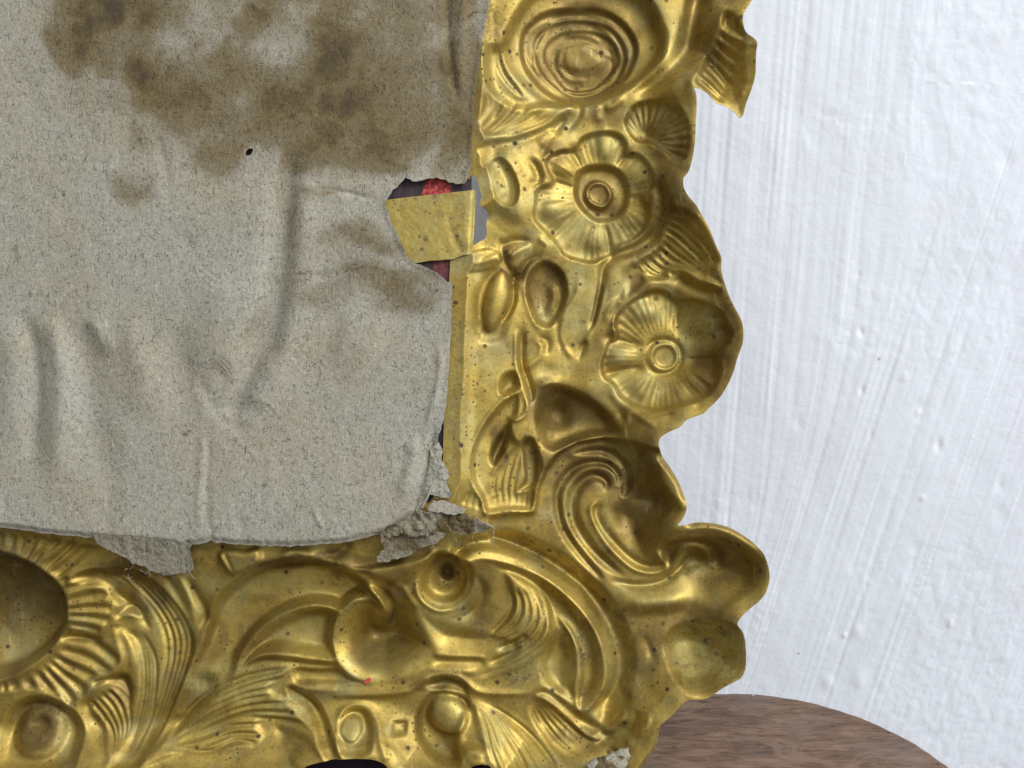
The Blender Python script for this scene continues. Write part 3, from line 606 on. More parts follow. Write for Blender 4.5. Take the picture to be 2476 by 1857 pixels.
f.stroke(P('C', (1240, 1090), (1250, 990), (1170, 910), (1040, 900), (930, 950), (850, 1060), (835, 1200), (880, 1360), (980, 1510), (1100, 1650), (1160, 1720)), [9, 11, 13, 15, 17, 18, 18, 17, 14, 10], 13, 'cos', (.1, .15))
f.stroke(P('C', (1235, 1080), (1240, 1000), (1160, 930), (1050, 930)), 6, -6, 'gauss', (.1, .3))
f.stroke(P('C', (880, 1010), (860, 1130), (880, 1290), (960, 1440), (1060, 1580), (1180, 1720)), 8, -6, 'gauss', (.2, .2))
f.stroke(P('C', (1160, 1100), (1170, 1030), (1090, 985), (1010, 1020), (950, 1100), (930, 1220), (970, 1350), (1060, 1480), (1180, 1600), (1330, 1700)), [10, 14, 20, 22, 22, 22, 20, 16, 10], 13, 'cos', (.1, .15))
f.stroke(P('C', (1130, 1150), (1060, 1200), (1080, 1300), (1160, 1440), (1260, 1550), (1370, 1630), (1500, 1650), (1590, 1610), (1640, 1520), (1660, 1470)), 6, -9, 'gauss', (.1, .1))
f.stroke(P('C', (1140, 1160), (1100, 1240), (1140, 1340), (1230, 1450), (1320, 1540), (1420, 1600), (1520, 1600), (1580, 1550)), 8, 9, 'gauss', (.1, .15))
f.fill(P('C', (1240, 1150), (1330, 1130), (1500, 1000), (1640, 1180), (1600, 1330), (1480, 1420), (1440, 1560), (1300, 1480), (1200, 1330), (1180, 1220)), 18, 60)
f.stroke(P('C', (1520, 860), (1525, 960), (1570, 1060), (1640, 1140), (1675, 1210)), 12, -8, 'gauss', (.1, .1))
# curled hook
HOOK = P('C', (1560, 1570), (1500, 1500), (1520, 1440), (1620, 1390), (1740, 1385), (1850, 1410), (1940, 1450), (1990, 1530), (1970, 1610), (1920, 1620), (1880, 1590), (1850, 1500), (1760, 1455), (1680, 1480), (1640, 1570), (1600, 1650))
f.fill(HOOK, 13, 14, rim=3, rimw=5)
f.fill(P('C', (1490, 1560), (1500, 1490), (1560, 1430), (1560, 1500), (1565, 1590)), -9, 10)
f.fill(P('C', (1680, 1490), (1760, 1465), (1840, 1510), (1870, 1600), (1800, 1640), (1700, 1680), (1640, 1640)), 16, 26)
f.stroke(P('D', (1040, 430), (1200, 470), (1330, 470), (1450, 430), (1540, 340), (1620, 220)), [10, 16, 16, 12], 12, 'cos', (.2, .2))
f.stroke(P('D', (1080, 600), (1300, 580), (1500, 560), (1700, 470)), 40, -14, 'cos', (.3, .4))
# ---- knob
KNOB = P('D', (1425, 830), (1480, 755), (1600, 705), (1720, 672), (1850, 690), (1912, 745), (1945, 850), (1945, 980), (1905, 1055), (1790, 1122), (1705, 1175), (1640, 1192), (1530, 1150), (1450, 1050), (1420, 930))
f.fill(P('D', (1380, 830), (1450, 720), (1600, 650), (1800, 640), (1900, 690), (1980, 850), (1960, 1080), (1800, 1180), (1640, 1230), (1490, 1170), (1400, 1050)), -9, 30)
f.fill(KNOB, 44, 85, 'dome', rim=3, rimw=6)
# ---- big C scroll
CS = P('D', (-40, 300), (20, 220), (120, 165), (260, 160), (420, 200), (600, 290), (780, 410), (930, 550), (1040, 710), (1110, 880), (1130, 1030), (1100, 1170), (1020, 1280), (900, 1340))
f.stroke(CS, [16, 26, 32, 38, 42, 44, 44, 42, 34, 20], 28, 'cos', (.06, .1))
f.stroke(P('D', (60, 280), (200, 275), (350, 310), (500, 370), (620, 430), (760, 540), (880, 670), (960, 800), (1005, 950), (1015, 1080), (990, 1190), (920, 1290), (840, 1340)), 6, -9, 'gauss', (.1, .05))
f.stroke(P('D', (300, 150), (500, 200), (700, 300), (860, 430), (1010, 560), (1050, 640)), 7, -5, 'gauss', (.2, .1))
INNER = P('D', (250, 330), (400, 350), (600, 440), (760, 560), (870, 690), (950, 830), (985, 980), (985, 1130), (930, 1250), (840, 1320), (700, 1230), (600, 1160), (560, 1000), (640, 800), (560, 600), (420, 440))
f.fill(INNER, 17, 26)
f.fill(P('D', (690, 680), (770, 730), (830, 830), (860, 950), (868, 1080), (850, 1200), (832, 1335), (795, 1260), (775, 1140), (790, 1000), (775, 860), (730, 760)), -15, 11, rim=2, rimw=4)
f.stroke(P('D', (700, 700), (780, 800), (840, 930), (850, 1100), (830, 1330)), 4, -6, 'gauss', (.1, .05))
f.fill(P('D', (620, 820), (700, 760), (770, 880), (780, 1020), (760, 1180), (700, 1220), (600, 1100), (570, 950)), 9, 26)
# feather leaf inside it
f.fill(P('D', (330, 360), (480, 400), (620, 520), (680, 660), (670, 800), (600, 920), (450, 1030), (300, 1090), (150, 1120), (300, 1000), (400, 900), (330, 860), (240, 810), (330, 700), (370, 600), (350, 480)), -12, 18)
f.flutes(P('D', (365, 480), (392, 570), (370, 660), (290, 750), (240, 800)), P('D', (560, 470), (640, 600), (650, 730), (600, 860), (400, 1000), (150, 1105)), 6, 8.5, .5, 12, (.15, .1), 'cos', P('D', (460, 460), (520, 580), (520, 700), (440, 800), (300, 860)))
f.stroke(P('D', (480, 800), (450, 830), (360, 870)), 10, 11, 'gauss', (.2, .2))
# spiral beside it
f.fill(P('F', (1540, 215), (1450, 290), (1400, 400), (1400, 520), (1460, 600), (1560, 640), (1680, 610), (1760, 520), (1790, 400), (1760, 300), (1680, 250)), 12, 22, rim=3, rimw=5)
SPIR = P('F', (1530, 240), (1470, 300), (1430, 380), (1430, 470), (1480, 545), (1560, 580), (1650, 565), (1715, 495), (1735, 400), (1700, 310), (1640, 250))
f.fill(SPIR, 22, 26, 'dome', rim=5, rimw=6)
f.fill(P('F', (1560, 330), (1540, 400), (1580, 450), (1640, 430), (1650, 360), (1610, 310)), 26, 18)
f.stroke(P('F', (1385, 400), (1400, 500), (1450, 580), (1540, 632), (1640, 620)), 6, -8, 'gauss', (.2, .2))
f.fill(P('F', (1780, 370), (1880, 440), (1900, 560), (1820, 680), (1700, 720), (1600, 700), (1700, 640), (1770, 540)), 10, 30)
f.stroke(P('F', (1600, 190), (1650, 260), (1720, 290), (1850, 280)), 14, -10, 'gauss', (.2, .3))
f.stroke(P('D', (0, 200), (100, 120), (200, 80)), 16, -6, 'cos', (.2, .2))
# plain slope under the spiral
f.fill(P('F', (1400, 610), (1500, 680), (1650, 720), (1800, 760), (1950, 800), (1880, 900), (1700, 930), (1530, 900), (1450, 780)), 14, 50)
# ---- arch scroll
ARCH = P('F', (-10, 640), (50, 520), (200, 390), (350, 310), (550, 272), (750, 285), (950, 360), (1090, 470), (1175, 580), (1180, 655), (1120, 590), (1040, 545), (960, 560), (880, 630), (760, 600), (640, 600), (480, 655), (320, 770), (200, 920), (150, 1080), (80, 1180), (-120, 1330), (-260, 1330), (-190, 1100), (-80, 850))
f.fill(ARCH, 30, 24, 'plateau', tilt=(-.02, .11), rim=2, rimw=6)
f.stroke(P('F', (-10, 660), (50, 510), (200, 375), (350, 295), (550, 258), (750, 268), (960, 340), (1110, 460), (1200, 600)), [8, 11, 11, 10], -7, 'gauss', (.1, .1))
PANEL = P('F', (150, 1090), (200, 940), (320, 780), (490, 665), (650, 610), (780, 610), (860, 640), (835, 720), (820, 850), (840, 970), (650, 945), (480, 925), (340, 935), (240, 1000))
f.fill(PANEL, 24, 30, 'plateau', tilt=(0, .12), rim=1.5, rimw=4)
BALL = P('F', (850, 700), (900, 615), (970, 565), (1060, 548), (1140, 580), (1200, 570), (1270, 510), (1350, 520), (1430, 680), (1530, 905), (1460, 970), (1350, 1050), (1200, 1130), (1060, 1115), (930, 1060), (850, 960), (818, 830))
f.fill(BALL, 74, 95, 'ell')
f.stroke(P('F', (1060, 548), (960, 562), (880, 640), (832, 760), (818, 870), (850, 975), (930, 1068), (1050, 1122), (1160, 1130)), 7, -6, 'gauss', (.1, .3))
f.stroke(P('F', (960, 480), (1060, 490), (1130, 540), (1180, 620), (1180, 700)), [10, 20, 24, 20, 10], -26, 'cos', (.3, .25))
f.stroke(P('F', (1080, 440), (1180, 520), (1225, 620), (1215, 720), (1180, 790)), [8, 14, 18, 16, 10], 22, 'cos', (.2, .3))
f.stroke(P('F', (1230, 470), (1300, 470), (1350, 560), (1420, 640)), 7, -6, 'gauss', (.1, .3))
# rails
f.stroke(P('F', (190, 1030), (300, 950), (450, 935), (650, 965), (840, 985)), 7, -8, 'gauss', (.2, .05))
f.stroke(P('F', (200, 1070), (300, 995), (450, 985), (700, 1010), (850, 1015)), 8, 8, 'gauss', (.2, .05))
BAR = P('F', (560, 1035), (700, 1040), (860, 1040), (940, 1100), (1040, 1130), (900, 1140), (700, 1140), (560, 1130))
f.fill(BAR, 12, 8, tilt=(0, .10))
f.stroke(P('F', (530, 1160), (700, 1175), (900, 1185), (1150, 1180), (1320, 1150), (1430, 1090), (1520, 1050)), 8, -6, 'gauss', (.1, .2))
f.stroke(P('F', (760, 1220), (950, 1215), (1150, 1210), (1350, 1180), (1460, 1100), (1560, 1075), (1680, 1090), (1750, 1150), (1830, 1195), (2000, 1205), (2200, 1200)), 7, -10, 'gauss', (.1, .1))
f.fill(P('F', (1440, 1140), (1560, 1085), (1680, 1105), (1745, 1160), (1740, 1250), (1620, 1190), (1500, 1190)), 13, 16)
f.stroke(P('F', (1500, 935), (1600, 945), (1750, 955), (1860, 960)), 6, -7, 'gauss', (.1, .1))
f.stroke(P('F', (1500, 985), (1700, 990), (1860, 995)), 10, 7, 'gauss', (.1, .1))
f.stroke(P('F', (1440, 1040), (1600, 1040), (1800, 1060)), 8, -6, 'gauss', (.2, .1))
# small curl and square
f.fill(P('F', (860, 1390), (890, 1320), (960, 1290), (1040, 1310), (1090, 1390), (1110, 1480), (1090, 1570), (980, 1600), (880, 1560)), 15, 18, rim=3, rimw=5)
f.stroke(P('F', (860, 1380), (900, 1310), (980, 1275), (1070, 1300), (1130, 1390), (1160, 1500), (1210, 1620)), 9, -9, 'gauss', (.1, .05))
f.fill(P('F', (878, 1410), (905, 1360), (970, 1352), (1020, 1390), (1025, 1450), (985, 1505), (930, 1505), (885, 1465)), -13, 6)
f.fill(P('F', (1220, 1385), (1225, 1380), (1325, 1385), (1330, 1390), (1328, 1475), (1322, 1480), (1225, 1478), (1220, 1472)), 10, 8, rim=2.5, rimw=5)
# ball bottom centre
f.fill(P('F', (1500, 1190), (1400, 1290), (1370, 1410), (1400, 1530), (1480, 1620), (1600, 1670), (1700, 1640), (1680, 1480), (1760, 1300), (1700, 1210)), 18, 20, rim=3, rimw=5)
BALL2 = P('F', (1590, 1210), (1680, 1230), (1745, 1300), (1750, 1390), (1700, 1470), (1610, 1500), (1510, 1470), (1455, 1390), (1460, 1290), (1510, 1225))
f.fill(BALL2, -32, 18, 'ell')
f.stroke(P('F', (1480, 1290), (1530, 1235), (1600, 1225), (1640, 1260)), 5, -5, 'gauss', (.2, .2))
f.stroke(P('F', (1700, 1500), (1790, 1510), (1870, 1530)), 10, 9, 'gauss', (.2, .2))
f.stroke(P('F', (1700, 1560), (1780, 1550), (1860, 1600)), 12, -8, 'gauss', (.2, .2))
f.stroke(P('F', (1740, 1620), (1850, 1630), (1950, 1659)), 8, -6, 'gauss', (.2, .2))
# feathers at the bottom right
FEA = P('D', (90, 1260), (200, 1270), (400, 1400), (560, 1540), (680, 1680), (700, 1760), (300, 1760), (200, 1600), (130, 1420))
f.fill(FEA, -10, 18)
f.flutes(P('D', (130, 1270), (200, 1400), (240, 1540), (300, 1700)), P('D', (200, 1265), (380, 1380), (560, 1540), (680, 1680)), 7, 7, .5, 11, (.2, .05))
FEA2 = P('D', (500, 1230), (600, 1240), (720, 1330), (820, 1430), (950, 1530), (1100, 1560), (1150, 1620), (900, 1700), (700, 1640), (600, 1500), (500, 1370))
f.fill(FEA2, 7, 16, rim=2)
f.flutes(P('D', (510, 1300), (580, 1450), (700, 1580), (860, 1640)), P('D', (620, 1280), (740, 1400), (880, 1510), (1060, 1560)), 5, 8, .5, 12, (.15, .2))
f.stroke(P('D', (480, 1250), (600, 1200), (720, 1280), (840, 1380), (980, 1470), (1090, 1490)), [12, 16, 20, 20, 12], 10, 'cos', (.2, .2))
f.stroke(P('D', (1310, 1310), (1270, 1400), (1210, 1460), (1140, 1520)), [4, 8, 4], -8, 'gauss', (.1, .1))
f.stroke(P('D', (1160, 1300), (1110, 1380), (1030, 1450), (900, 1500)), [4, 9, 5], -9, 'gauss', (.1, .1))
f.stroke(P('D', (1240, 1300), (1190, 1400), (1100, 1480), (950, 1540)), [6, 14, 6], 9, 'gauss', (.1, .1))
f.stroke(P('D', (1150, 1160), (1140, 1260), (1060, 1340), (960, 1390)), [14, 26, 18], 12, 'cos', (.2, .2))
f.stroke(P('D', (1270, 800), (1320, 900), (1350, 1000)), 9, 6, 'gauss', (.3, .2))
# ---- left: oval bowl with fluted shell round it
cE = P('E', (-60, 655))[0]
DOME = P('E', (-520, 650), (-440, 400), (-250, 240), (0, 225), (150, 285), (280, 370), (368, 465), (405, 580), (380, 740), (300, 875), (180, 985), (0, 1085), (-250, 1110), (-440, 950))
SHELL = P('E', (-600, 60), (-100, 60), (100, 95), (330, 110), (620, 180), (700, 160), (500, 300), (430, 400), (600, 425), (680, 490), (705, 650), (680, 720), (620, 815), (730, 900), (745, 1010), (670, 1070), (580, 1100), (510, 1220), (420, 1290), (380, 1290), (250, 1200), (100, 1180), (-100, 1200), (-600, 1200))
f.fill(SHELL, 6, 18, rim=2)
f.ribs(SHELL, cE, 44, 4.2, 10, r0=160, jit=.35)
f.fill(P('E', (360, 790), (520, 805), (640, 820), (600, 850), (480, 860), (340, 850)), 9, 12)
f.fill(P('E', (400, 430), (560, 430), (690, 490), (700, 640), (680, 720), (620, 815), (500, 800), (380, 750)), -9, 12, rim=2.5, rimw=4)
f.fill(DOME, 84, 26, 'ell', rim=8, rimw=8, full=(cE[0], cE[1], 470 * K, 440 * K))
f.flutes(P('E', (130, 320), (170, 200), (200, 100)), P('E', (330, 400), (500, 280), (640, 190)), 6, 6, .5, 12, (.1, .1))
# acanthus
ACA = P('E', (400, 410), (520, 350), (640, 325), (780, 340), (950, 400), (1120, 560), (1240, 760), (1260, 920), (1200, 1100), (1100, 1330), (980, 1560), (900, 1700), (700, 1700), (700, 1600), (560, 1430), (490, 1280), (520, 1200), (640, 1130), (720, 1060), (760, 960), (720, 830), (700, 700), (740, 600), (640, 480), (480, 440))
f.fill(ACA, 9, 20, rim=2)
f.stroke(P('E', (400, 425), (500, 360), (640, 340), (780, 400), (900, 540), (990, 700)), 5, -7, 'gauss', (.1, .2))
f.fill(P('E', (690, 490), (780, 500), (900, 620), (960, 760), (900, 760), (800, 640), (700, 580)), 14, 24)
f.flutes(P('E', (640, 345), (800, 430), (940, 590), (1040, 780), (1060, 980), (1000, 1250), (880, 1600)), P('E', (700, 320), (930, 400), (1100, 570), (1220, 800), (1200, 1000), (1090, 1300), (940, 1620)), 5, 7.5, .5, 12, (.12, .1))
f.flutes(P('E', (745, 740), (840, 860), (880, 1020), (880, 1200), (840, 1400), (790, 1620)), P('E', (880, 780), (970, 950), (985, 1120), (950, 1350), (850, 1620)), 5, 7, .5, 12, (.1, .1))
f.stroke(P('E', (730, 750), (735, 700), (780, 670), (860, 680), (900, 720)), 7, -8, 'gauss', (.1, .2))
f.stroke(P('E', (720, 690), (780, 620), (860, 620), (900, 680)), 8, 9, 'gauss', (.1, .2))
f.stroke(P('E', (745, 760), (800, 850), (830, 960), (830, 1100)), 12, -8, 'gauss', (.1, .3))
f.fill(P('E', (560, 1110), (640, 1090), (740, 1060), (800, 1090), (830, 1200), (825, 1290), (790, 1290), (740, 1190), (660, 1140), (570, 1160)), 14, 14)
f.fill(P('E', (520, 1235), (570, 1165), (660, 1140), (740, 1190), (800, 1310), (815, 1460), (780, 1620), (710, 1620), (640, 1480), (560, 1350)), -6, 12, rim=2)
f.flutes(P('E', (690, 1150), (780, 1260), (805, 1400), (785, 1560)), P('E', (535, 1250), (620, 1360), (690, 1480), (720, 1600)), 5, 9, .5, 13, (.1, .25))
f.stroke(P('E', (500, 1230), (520, 1350), (600, 1470), (670, 1600)), [14, 22, 12], 12, 'cos', (.2, .3))
f.stroke(P('E', (1200, 380), (1280, 540), (1330, 660), (1280, 780)), [14, 18, 10], 12, 'cos', (.2, .3))
f.stroke(P('E', (1170, 400), (1230, 520), (1260, 700), (1260, 860)), 8, -5, 'gauss', (.1, .3))
f.stroke(P('E', (950, 300), (1050, 380), (1150, 520), (1210, 680)), 12, 10, 'gauss', (.2, .2))
# knob bottom left
f.fill(P('E', (-60, 1400), (20, 1270), (160, 1210), (320, 1240), (450, 1330), (510, 1450), (500, 1600), (440, 1720), (0, 1760), (-100, 1600)), 22, 34, rim=3)
f.fill(P('E', (10, 1480), (40, 1380), (130, 1310), (260, 1310), (350, 1380), (370, 1480), (330, 1590), (230, 1640), (100, 1620), (30, 1560)), -18, 36, 'dome')
f.fill(P('E', (110, 1400), (180, 1340), (260, 1370), (270, 1450), (200, 1480), (130, 1460)), 8, 22)
# palm leaf fan
PALM = P('E', (830, 1700), (1000, 1540), (1150, 1400), (1300, 1260), (1480, 1160), (1700, 1070), (1900, 1030), (1870, 1090), (1780, 1170), (1900, 1240), (2000, 1330), (2080, 1440), (1950, 1400), (1800, 1395), (1700, 1410), (1740, 1490), (1640, 1570), (1450, 1600), (1200, 1600), (950, 1680))
f.fill(PALM, -9, 16)
base = (930, 1640)
for a, b_, c_ in (((1250, 1290), (1560, 1110), (1890, 1035)), ((1270, 1320), (1580, 1170), (1870, 1090)), ((1270, 1360), (1560, 1220), (1790, 1165)), ((1300, 1390), (1560, 1260), (1800, 1210)),
                  ((1300, 1420), (1580, 1300), (1900, 1260)), ((1320, 1450), (1600, 1340), (1960, 1330)), ((1320, 1480), (1600, 1370), (2030, 1400)), ((1300, 1510), (1500, 1430), (1700, 1410)), ((1300, 1550), (1520, 1480), (1730, 1480)), ((1350, 1580), (1540, 1520), (1700, 1530))):
    f.stroke(P('E', (1050, 1560), a, b_, c_), [6, 10, 11, 8], 9.5, 'cos', (.25, .1))
f.fill(P('E', (1880, 1150), (1960, 1160), (2080, 1240), (2170, 1360), (2230, 1480), (2280, 1600), (2200, 1630), (2120, 1540), (2080, 1430), (2000, 1310), (1900, 1230)), 17, 20, rim=3, rimw=5)
f.fill(P('E', (1800, 1430), (1950, 1430), (2080, 1480), (2160, 1600), (2000, 1640), (1850, 1560)), 10, 26)
f.stroke(P('E', (1340, 1060), (1300, 1200), (1150, 1360), (1000, 1520)), [40, 50, 40], 12, 'cos', (.2, .3))
# bits near the card
f.fill(P('F', (60, 240), (100, 205), (170, 200), (240, 210), (340, 190), (360, 280), (300, 330), (190, 380), (150, 385), (90, 310)), -13, 9)
f.stroke(P('F', (70, 230), (110, 300), (150, 375)), 6, -9, 'gauss', (.1, .1)); f.stroke(P('F', (100, 215), (135, 300), (165, 370)), 5, 7, 'gauss', (.1, .1))
f.stroke(P('F', (470, 260), (560, 220), (640, 230), (730, 250)), 11, -8, 'gauss', (.2, .2))
f.stroke(P('F', (760, 230), (850, 240), (960, 150)), 16, 10, 'gauss', (.2, .2))
f.fill(P('F', (960, 330), (1200, 290), (1450, 240), (1480, 270), (1350, 380), (1230, 460), (1150, 440), (1050, 380)), -16, 16)
f.stroke(P('F', (1230, 468), (1330, 400), (1450, 290), (1530, 200)), 9, -11, 'gauss', (.1, .1))
f.stroke(np.array([(1598, 1090), (1612, 1112), (1634, 1140), (1655, 1175), (1668, 1210)], float), 19, 26, 'cos', (.2, .1))
f.stroke(np.array([(1655, 1268), (1700, 1260), (1745, 1266), (1790, 1284), (1830, 1312), (1855, 1345)], float), 17, 22, 'cos', (.1, .3))
# dents of handling
r3 = np.random.default_rng(9)
for _ in range(420):
    cx, cy = r3.uniform(0, 1850), r3.uniform(0, 1890); s_ = r3.uniform(5, 24); q = f.box(cx - 60, cx + 60, cy - 60, cy + 60)
    f.Z[q] += r3.uniform(-1.3, 1.3) * np.exp(-((f.X[q] - cx) ** 2 + (f.Y[q] - cy) ** 2) / s_ ** 2)
f.Z += 0.9 * noise(f.X, f.Y, 34, 22, 2)
for _ in range(3):
    Zp = np.pad(f.Z, 1, 'edge'); f.Z = (Zp[1:-1, 1:-1] * 4 + (Zp[:-2, 1:-1] + Zp[2:, 1:-1] + Zp[1:-1, :-2] + Zp[1:-1, 2:]) * 1.6 + (Zp[:-2, :-2] + Zp[2:, 2:] + Zp[:-2, 2:] + Zp[2:, :-2]) * .6) / 12.8
def boxblur(g, k):
    for ax in (0, 1):
        pd = [(0, 0), (0, 0)]; pd[ax] = (k + 1, k); gp = np.cumsum(np.pad(g, pd, 'edge'), ax)
        g = (gp[2 * k + 1:] - gp[:-2 * k - 1]) / (2 * k + 1) if ax == 0 else (gp[:, 2 * k + 1:] - gp[:, :-2 * k - 1]) / (2 * k + 1)
    return g
low = boxblur(boxblur(f.Z, 5), 4); wide = boxblur(boxblur(f.Z, 34), 30)
f.Z = f.Z + np.minimum(.50 * (low - wide), 4 + do * .12) * smooth((do - 3) / 40) - .12 * (f.Z - low)
f.Z = np.minimum(f.Z, 7)
nearc = smooth((di - 20) / 70) ; f.Z = np.minimum(f.Z, -1 + 8 * nearc)

grime = np.zeros_like(f.Z)
def blot(G, ff, cx, cy, rx, ry, a, rot=0):
    R = max(rx, ry) * 2.5; q = ff.box(cx - R, cx + R, cy - R, cy + R); x = ff.X[q] - cx; y = ff.Y[q] - cy
    u = x * math.cos(rot) + y * math.sin(rot); v = -x * math.sin(rot) + y * math.cos(rot)
    G[q] = np.maximum(G[q], a * np.exp(-((u / rx) ** 2 + (v / ry) ** 2) ** 1.4))
for o_, x, y, rx, ry, a in (('D', 870, 960, 20, 30, .9), ('D', 850, 840, 12, 22, .7), ('D', 860, 1200, 10, 16, .9), ('D', 430, 1090, 50, 22, .85), ('D', 560, 1060, 30, 20, .5), ('D', 380, 720, 10, 8, .8),
                            ('D', 1720, 862, 11, 10, 1.0), ('D', 1745, 850, 8, 7, 1.0), ('D', 1700, 850, 7, 6, 1.0), ('D', 1590, 1020, 18, 7, .9), ('D', 1500, 1000, 10, 6, .9), ('D', 1830, 780, 14, 12, .6), ('D', 990, 1210, 12, 12, .6),
                            ('F', 1610, 370, 14, 22, .8), ('F', 1080, 920, 36, 20, .55), ('F', 1840, 700, 24, 18, .5), ('B', 1640, 680, 8, 7, .9), ('B', 1365, 880, 6, 5, .9), ('B', 1440, 940, 5, 5, .9), ('B', 640, 700, 50, 60, .5),
                            ('C', 1300, 890, 5, 5, .9), ('C', 1225, 815, 4, 4, .9), ('C', 830, 480, 60, 70, .35), ('A', 830, 510, 5, 5, .9), ('A', 750, 525, 5, 4, .9), ('A', 795, 598, 5, 4, .9), ('A', 1560, 180, 12, 5, .7),
                            ('E', 1700, 470, 3, 3, 1), ('E', 1898, 525, 3, 3, 1), ('E', 1560, 685, 3, 3, 1), ('E', 180, 1400, 50, 40, .5), ('D', 1480, 1220, 1, 1, 0), ('C', 720, 1330, 4, 4, .9), ('C', 625, 1255, 5, 4, .9), ('C', 465, 1270, 6, 5, .8),
                            ('E', 100, 180, 60, 30, .5), ('E', 1450, 260, 50, 60, .35)):
    p = P(o_, (x, y))[0]; blot(grime, f, p[0], p[1], rx, ry, a)
blot(grime, f, 1105, 800, 24, 130, .45); blot(grime, f, 1100, 1000, 30, 150, .4); blot(grime, f, 1170, 60, 40, 70, .5); blot(grime, f, 1185, 30, 30, 40, .6)
g2 = smooth((noise(f.X, f.Y, 120, 41, 4) - .25) / .3) * .35
grime = np.maximum(grime, g2)
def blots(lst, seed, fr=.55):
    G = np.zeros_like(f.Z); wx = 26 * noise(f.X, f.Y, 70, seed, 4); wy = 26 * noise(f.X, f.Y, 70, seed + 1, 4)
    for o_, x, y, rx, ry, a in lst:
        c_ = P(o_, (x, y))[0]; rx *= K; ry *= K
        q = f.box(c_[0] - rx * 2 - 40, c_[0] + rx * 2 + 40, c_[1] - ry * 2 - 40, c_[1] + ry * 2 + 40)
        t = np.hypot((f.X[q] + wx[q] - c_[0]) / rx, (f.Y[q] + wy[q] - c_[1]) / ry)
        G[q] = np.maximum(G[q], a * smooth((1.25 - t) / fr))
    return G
BROWN = blots([('A', 830, 250, 420, 330, .75), ('A', 1650, 250, 160, 500, .55), ('A', 1450, 1100, 180, 420, .75), ('A', 980, 1280, 180, 180, .7), ('A', 650, 1000, 120, 100, .6), ('A', 200, 750, 130, 200, .5), ('A', 1100, 740, 200, 100, .6),
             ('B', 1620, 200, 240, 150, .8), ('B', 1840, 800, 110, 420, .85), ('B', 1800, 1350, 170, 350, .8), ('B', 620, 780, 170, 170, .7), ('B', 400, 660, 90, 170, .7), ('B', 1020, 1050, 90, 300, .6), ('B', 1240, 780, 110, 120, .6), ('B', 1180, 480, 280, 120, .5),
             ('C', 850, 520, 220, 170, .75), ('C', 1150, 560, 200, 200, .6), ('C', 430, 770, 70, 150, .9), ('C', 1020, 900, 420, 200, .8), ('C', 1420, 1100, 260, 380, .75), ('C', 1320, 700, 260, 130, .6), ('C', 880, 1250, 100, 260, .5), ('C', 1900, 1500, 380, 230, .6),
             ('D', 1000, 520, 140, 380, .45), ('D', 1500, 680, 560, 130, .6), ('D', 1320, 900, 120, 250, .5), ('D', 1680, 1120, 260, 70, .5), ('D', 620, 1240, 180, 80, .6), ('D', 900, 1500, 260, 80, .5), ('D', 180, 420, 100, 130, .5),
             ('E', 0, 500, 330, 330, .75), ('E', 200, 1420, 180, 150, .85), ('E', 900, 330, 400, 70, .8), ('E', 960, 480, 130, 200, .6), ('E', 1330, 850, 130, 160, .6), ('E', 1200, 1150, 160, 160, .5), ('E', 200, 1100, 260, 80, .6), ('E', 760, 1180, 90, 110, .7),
             ('F', 750, 300, 600, 60, .8), ('F', 1250, 400, 120, 160, .6), ('F', 300, 850, 200, 160, .5), ('F', 1080, 900, 160, 140, .55), ('F', 1600, 380, 90, 120, .6), ('F', 1480, 1100, 240, 60, .6), ('F', 600, 1250, 200, 120, .5), ('F', 1800, 650, 120, 120, .5)], 301)  # browner zones over the rose, hollows, scroll edges and outer margin
BLM = blots([('A', 1050, 950, 150, 110, .9), ('A', 1260, 1150, 110, 160, .8), ('A', 900, 1560, 330, 150, .8), ('A', 680, 1380, 140, 150, .5), ('A', 1450, 820, 130, 170, .7), ('A', 1230, 760, 80, 100, .8), ('A', 1480, 250, 90, 260, .5), ('A', 300, 500, 120, 190, .5), ('A', 300, 1200, 120, 170, .5),
             ('B', 1300, 950, 190, 130, .9), ('B', 1680, 1060, 150, 160, .8), ('B', 1200, 1500, 260, 130, .7), ('B', 1120, 1250, 110, 100, .6), ('B', 860, 880, 120, 260, .8), ('B', 1500, 600, 200, 140, .4), ('B', 1100, 780, 80, 160, .6), ('B', 1430, 1280, 120, 120, .5),
             ('C', 900, 1150, 60, 200, .6), ('C', 1150, 1350, 60, 160, .7), ('C', 1760, 1600, 130, 80, .8), ('C', 1300, 870, 90, 200, .5), ('C', 250, 900, 90, 400, .5), ('C', 150, 500, 80, 500, .6),
             ('D', 1700, 900, 260, 220, 1.0), ('D', 1350, 500, 300, 90, .6), ('D', 1080, 950, 90, 380, .6), ('D', 500, 1000, 200, 130, .6), ('D', 700, 1100, 140, 180, .6), ('D', 60, 130, 140, 80, .7), ('D', 1050, 1480, 200, 70, .6),
             ('E', 1180, 600, 110, 260, .8), ('E', 1500, 1120, 330, 120, .7), ('E', 1850, 1300, 200, 100, .8), ('E', 60, 700, 170, 160, .4), ('E', 380, 1430, 60, 130, .6), ('E', 1600, 380, 130, 130, .4), ('E', 930, 900, 90, 400, .5),
             ('F', 600, 780, 260, 110, .6), ('F', 1250, 980, 200, 100, .5), ('F', 950, 1430, 90, 90, .8), ('F', 1560, 700, 180, 120, .7), ('F', 400, 480, 400, 90, .6), ('F', 1600, 1350, 110, 120, .6), ('F', 1900, 1450, 100, 180, .6)], 311)
cc = lambda p: curve(p, 6, True)
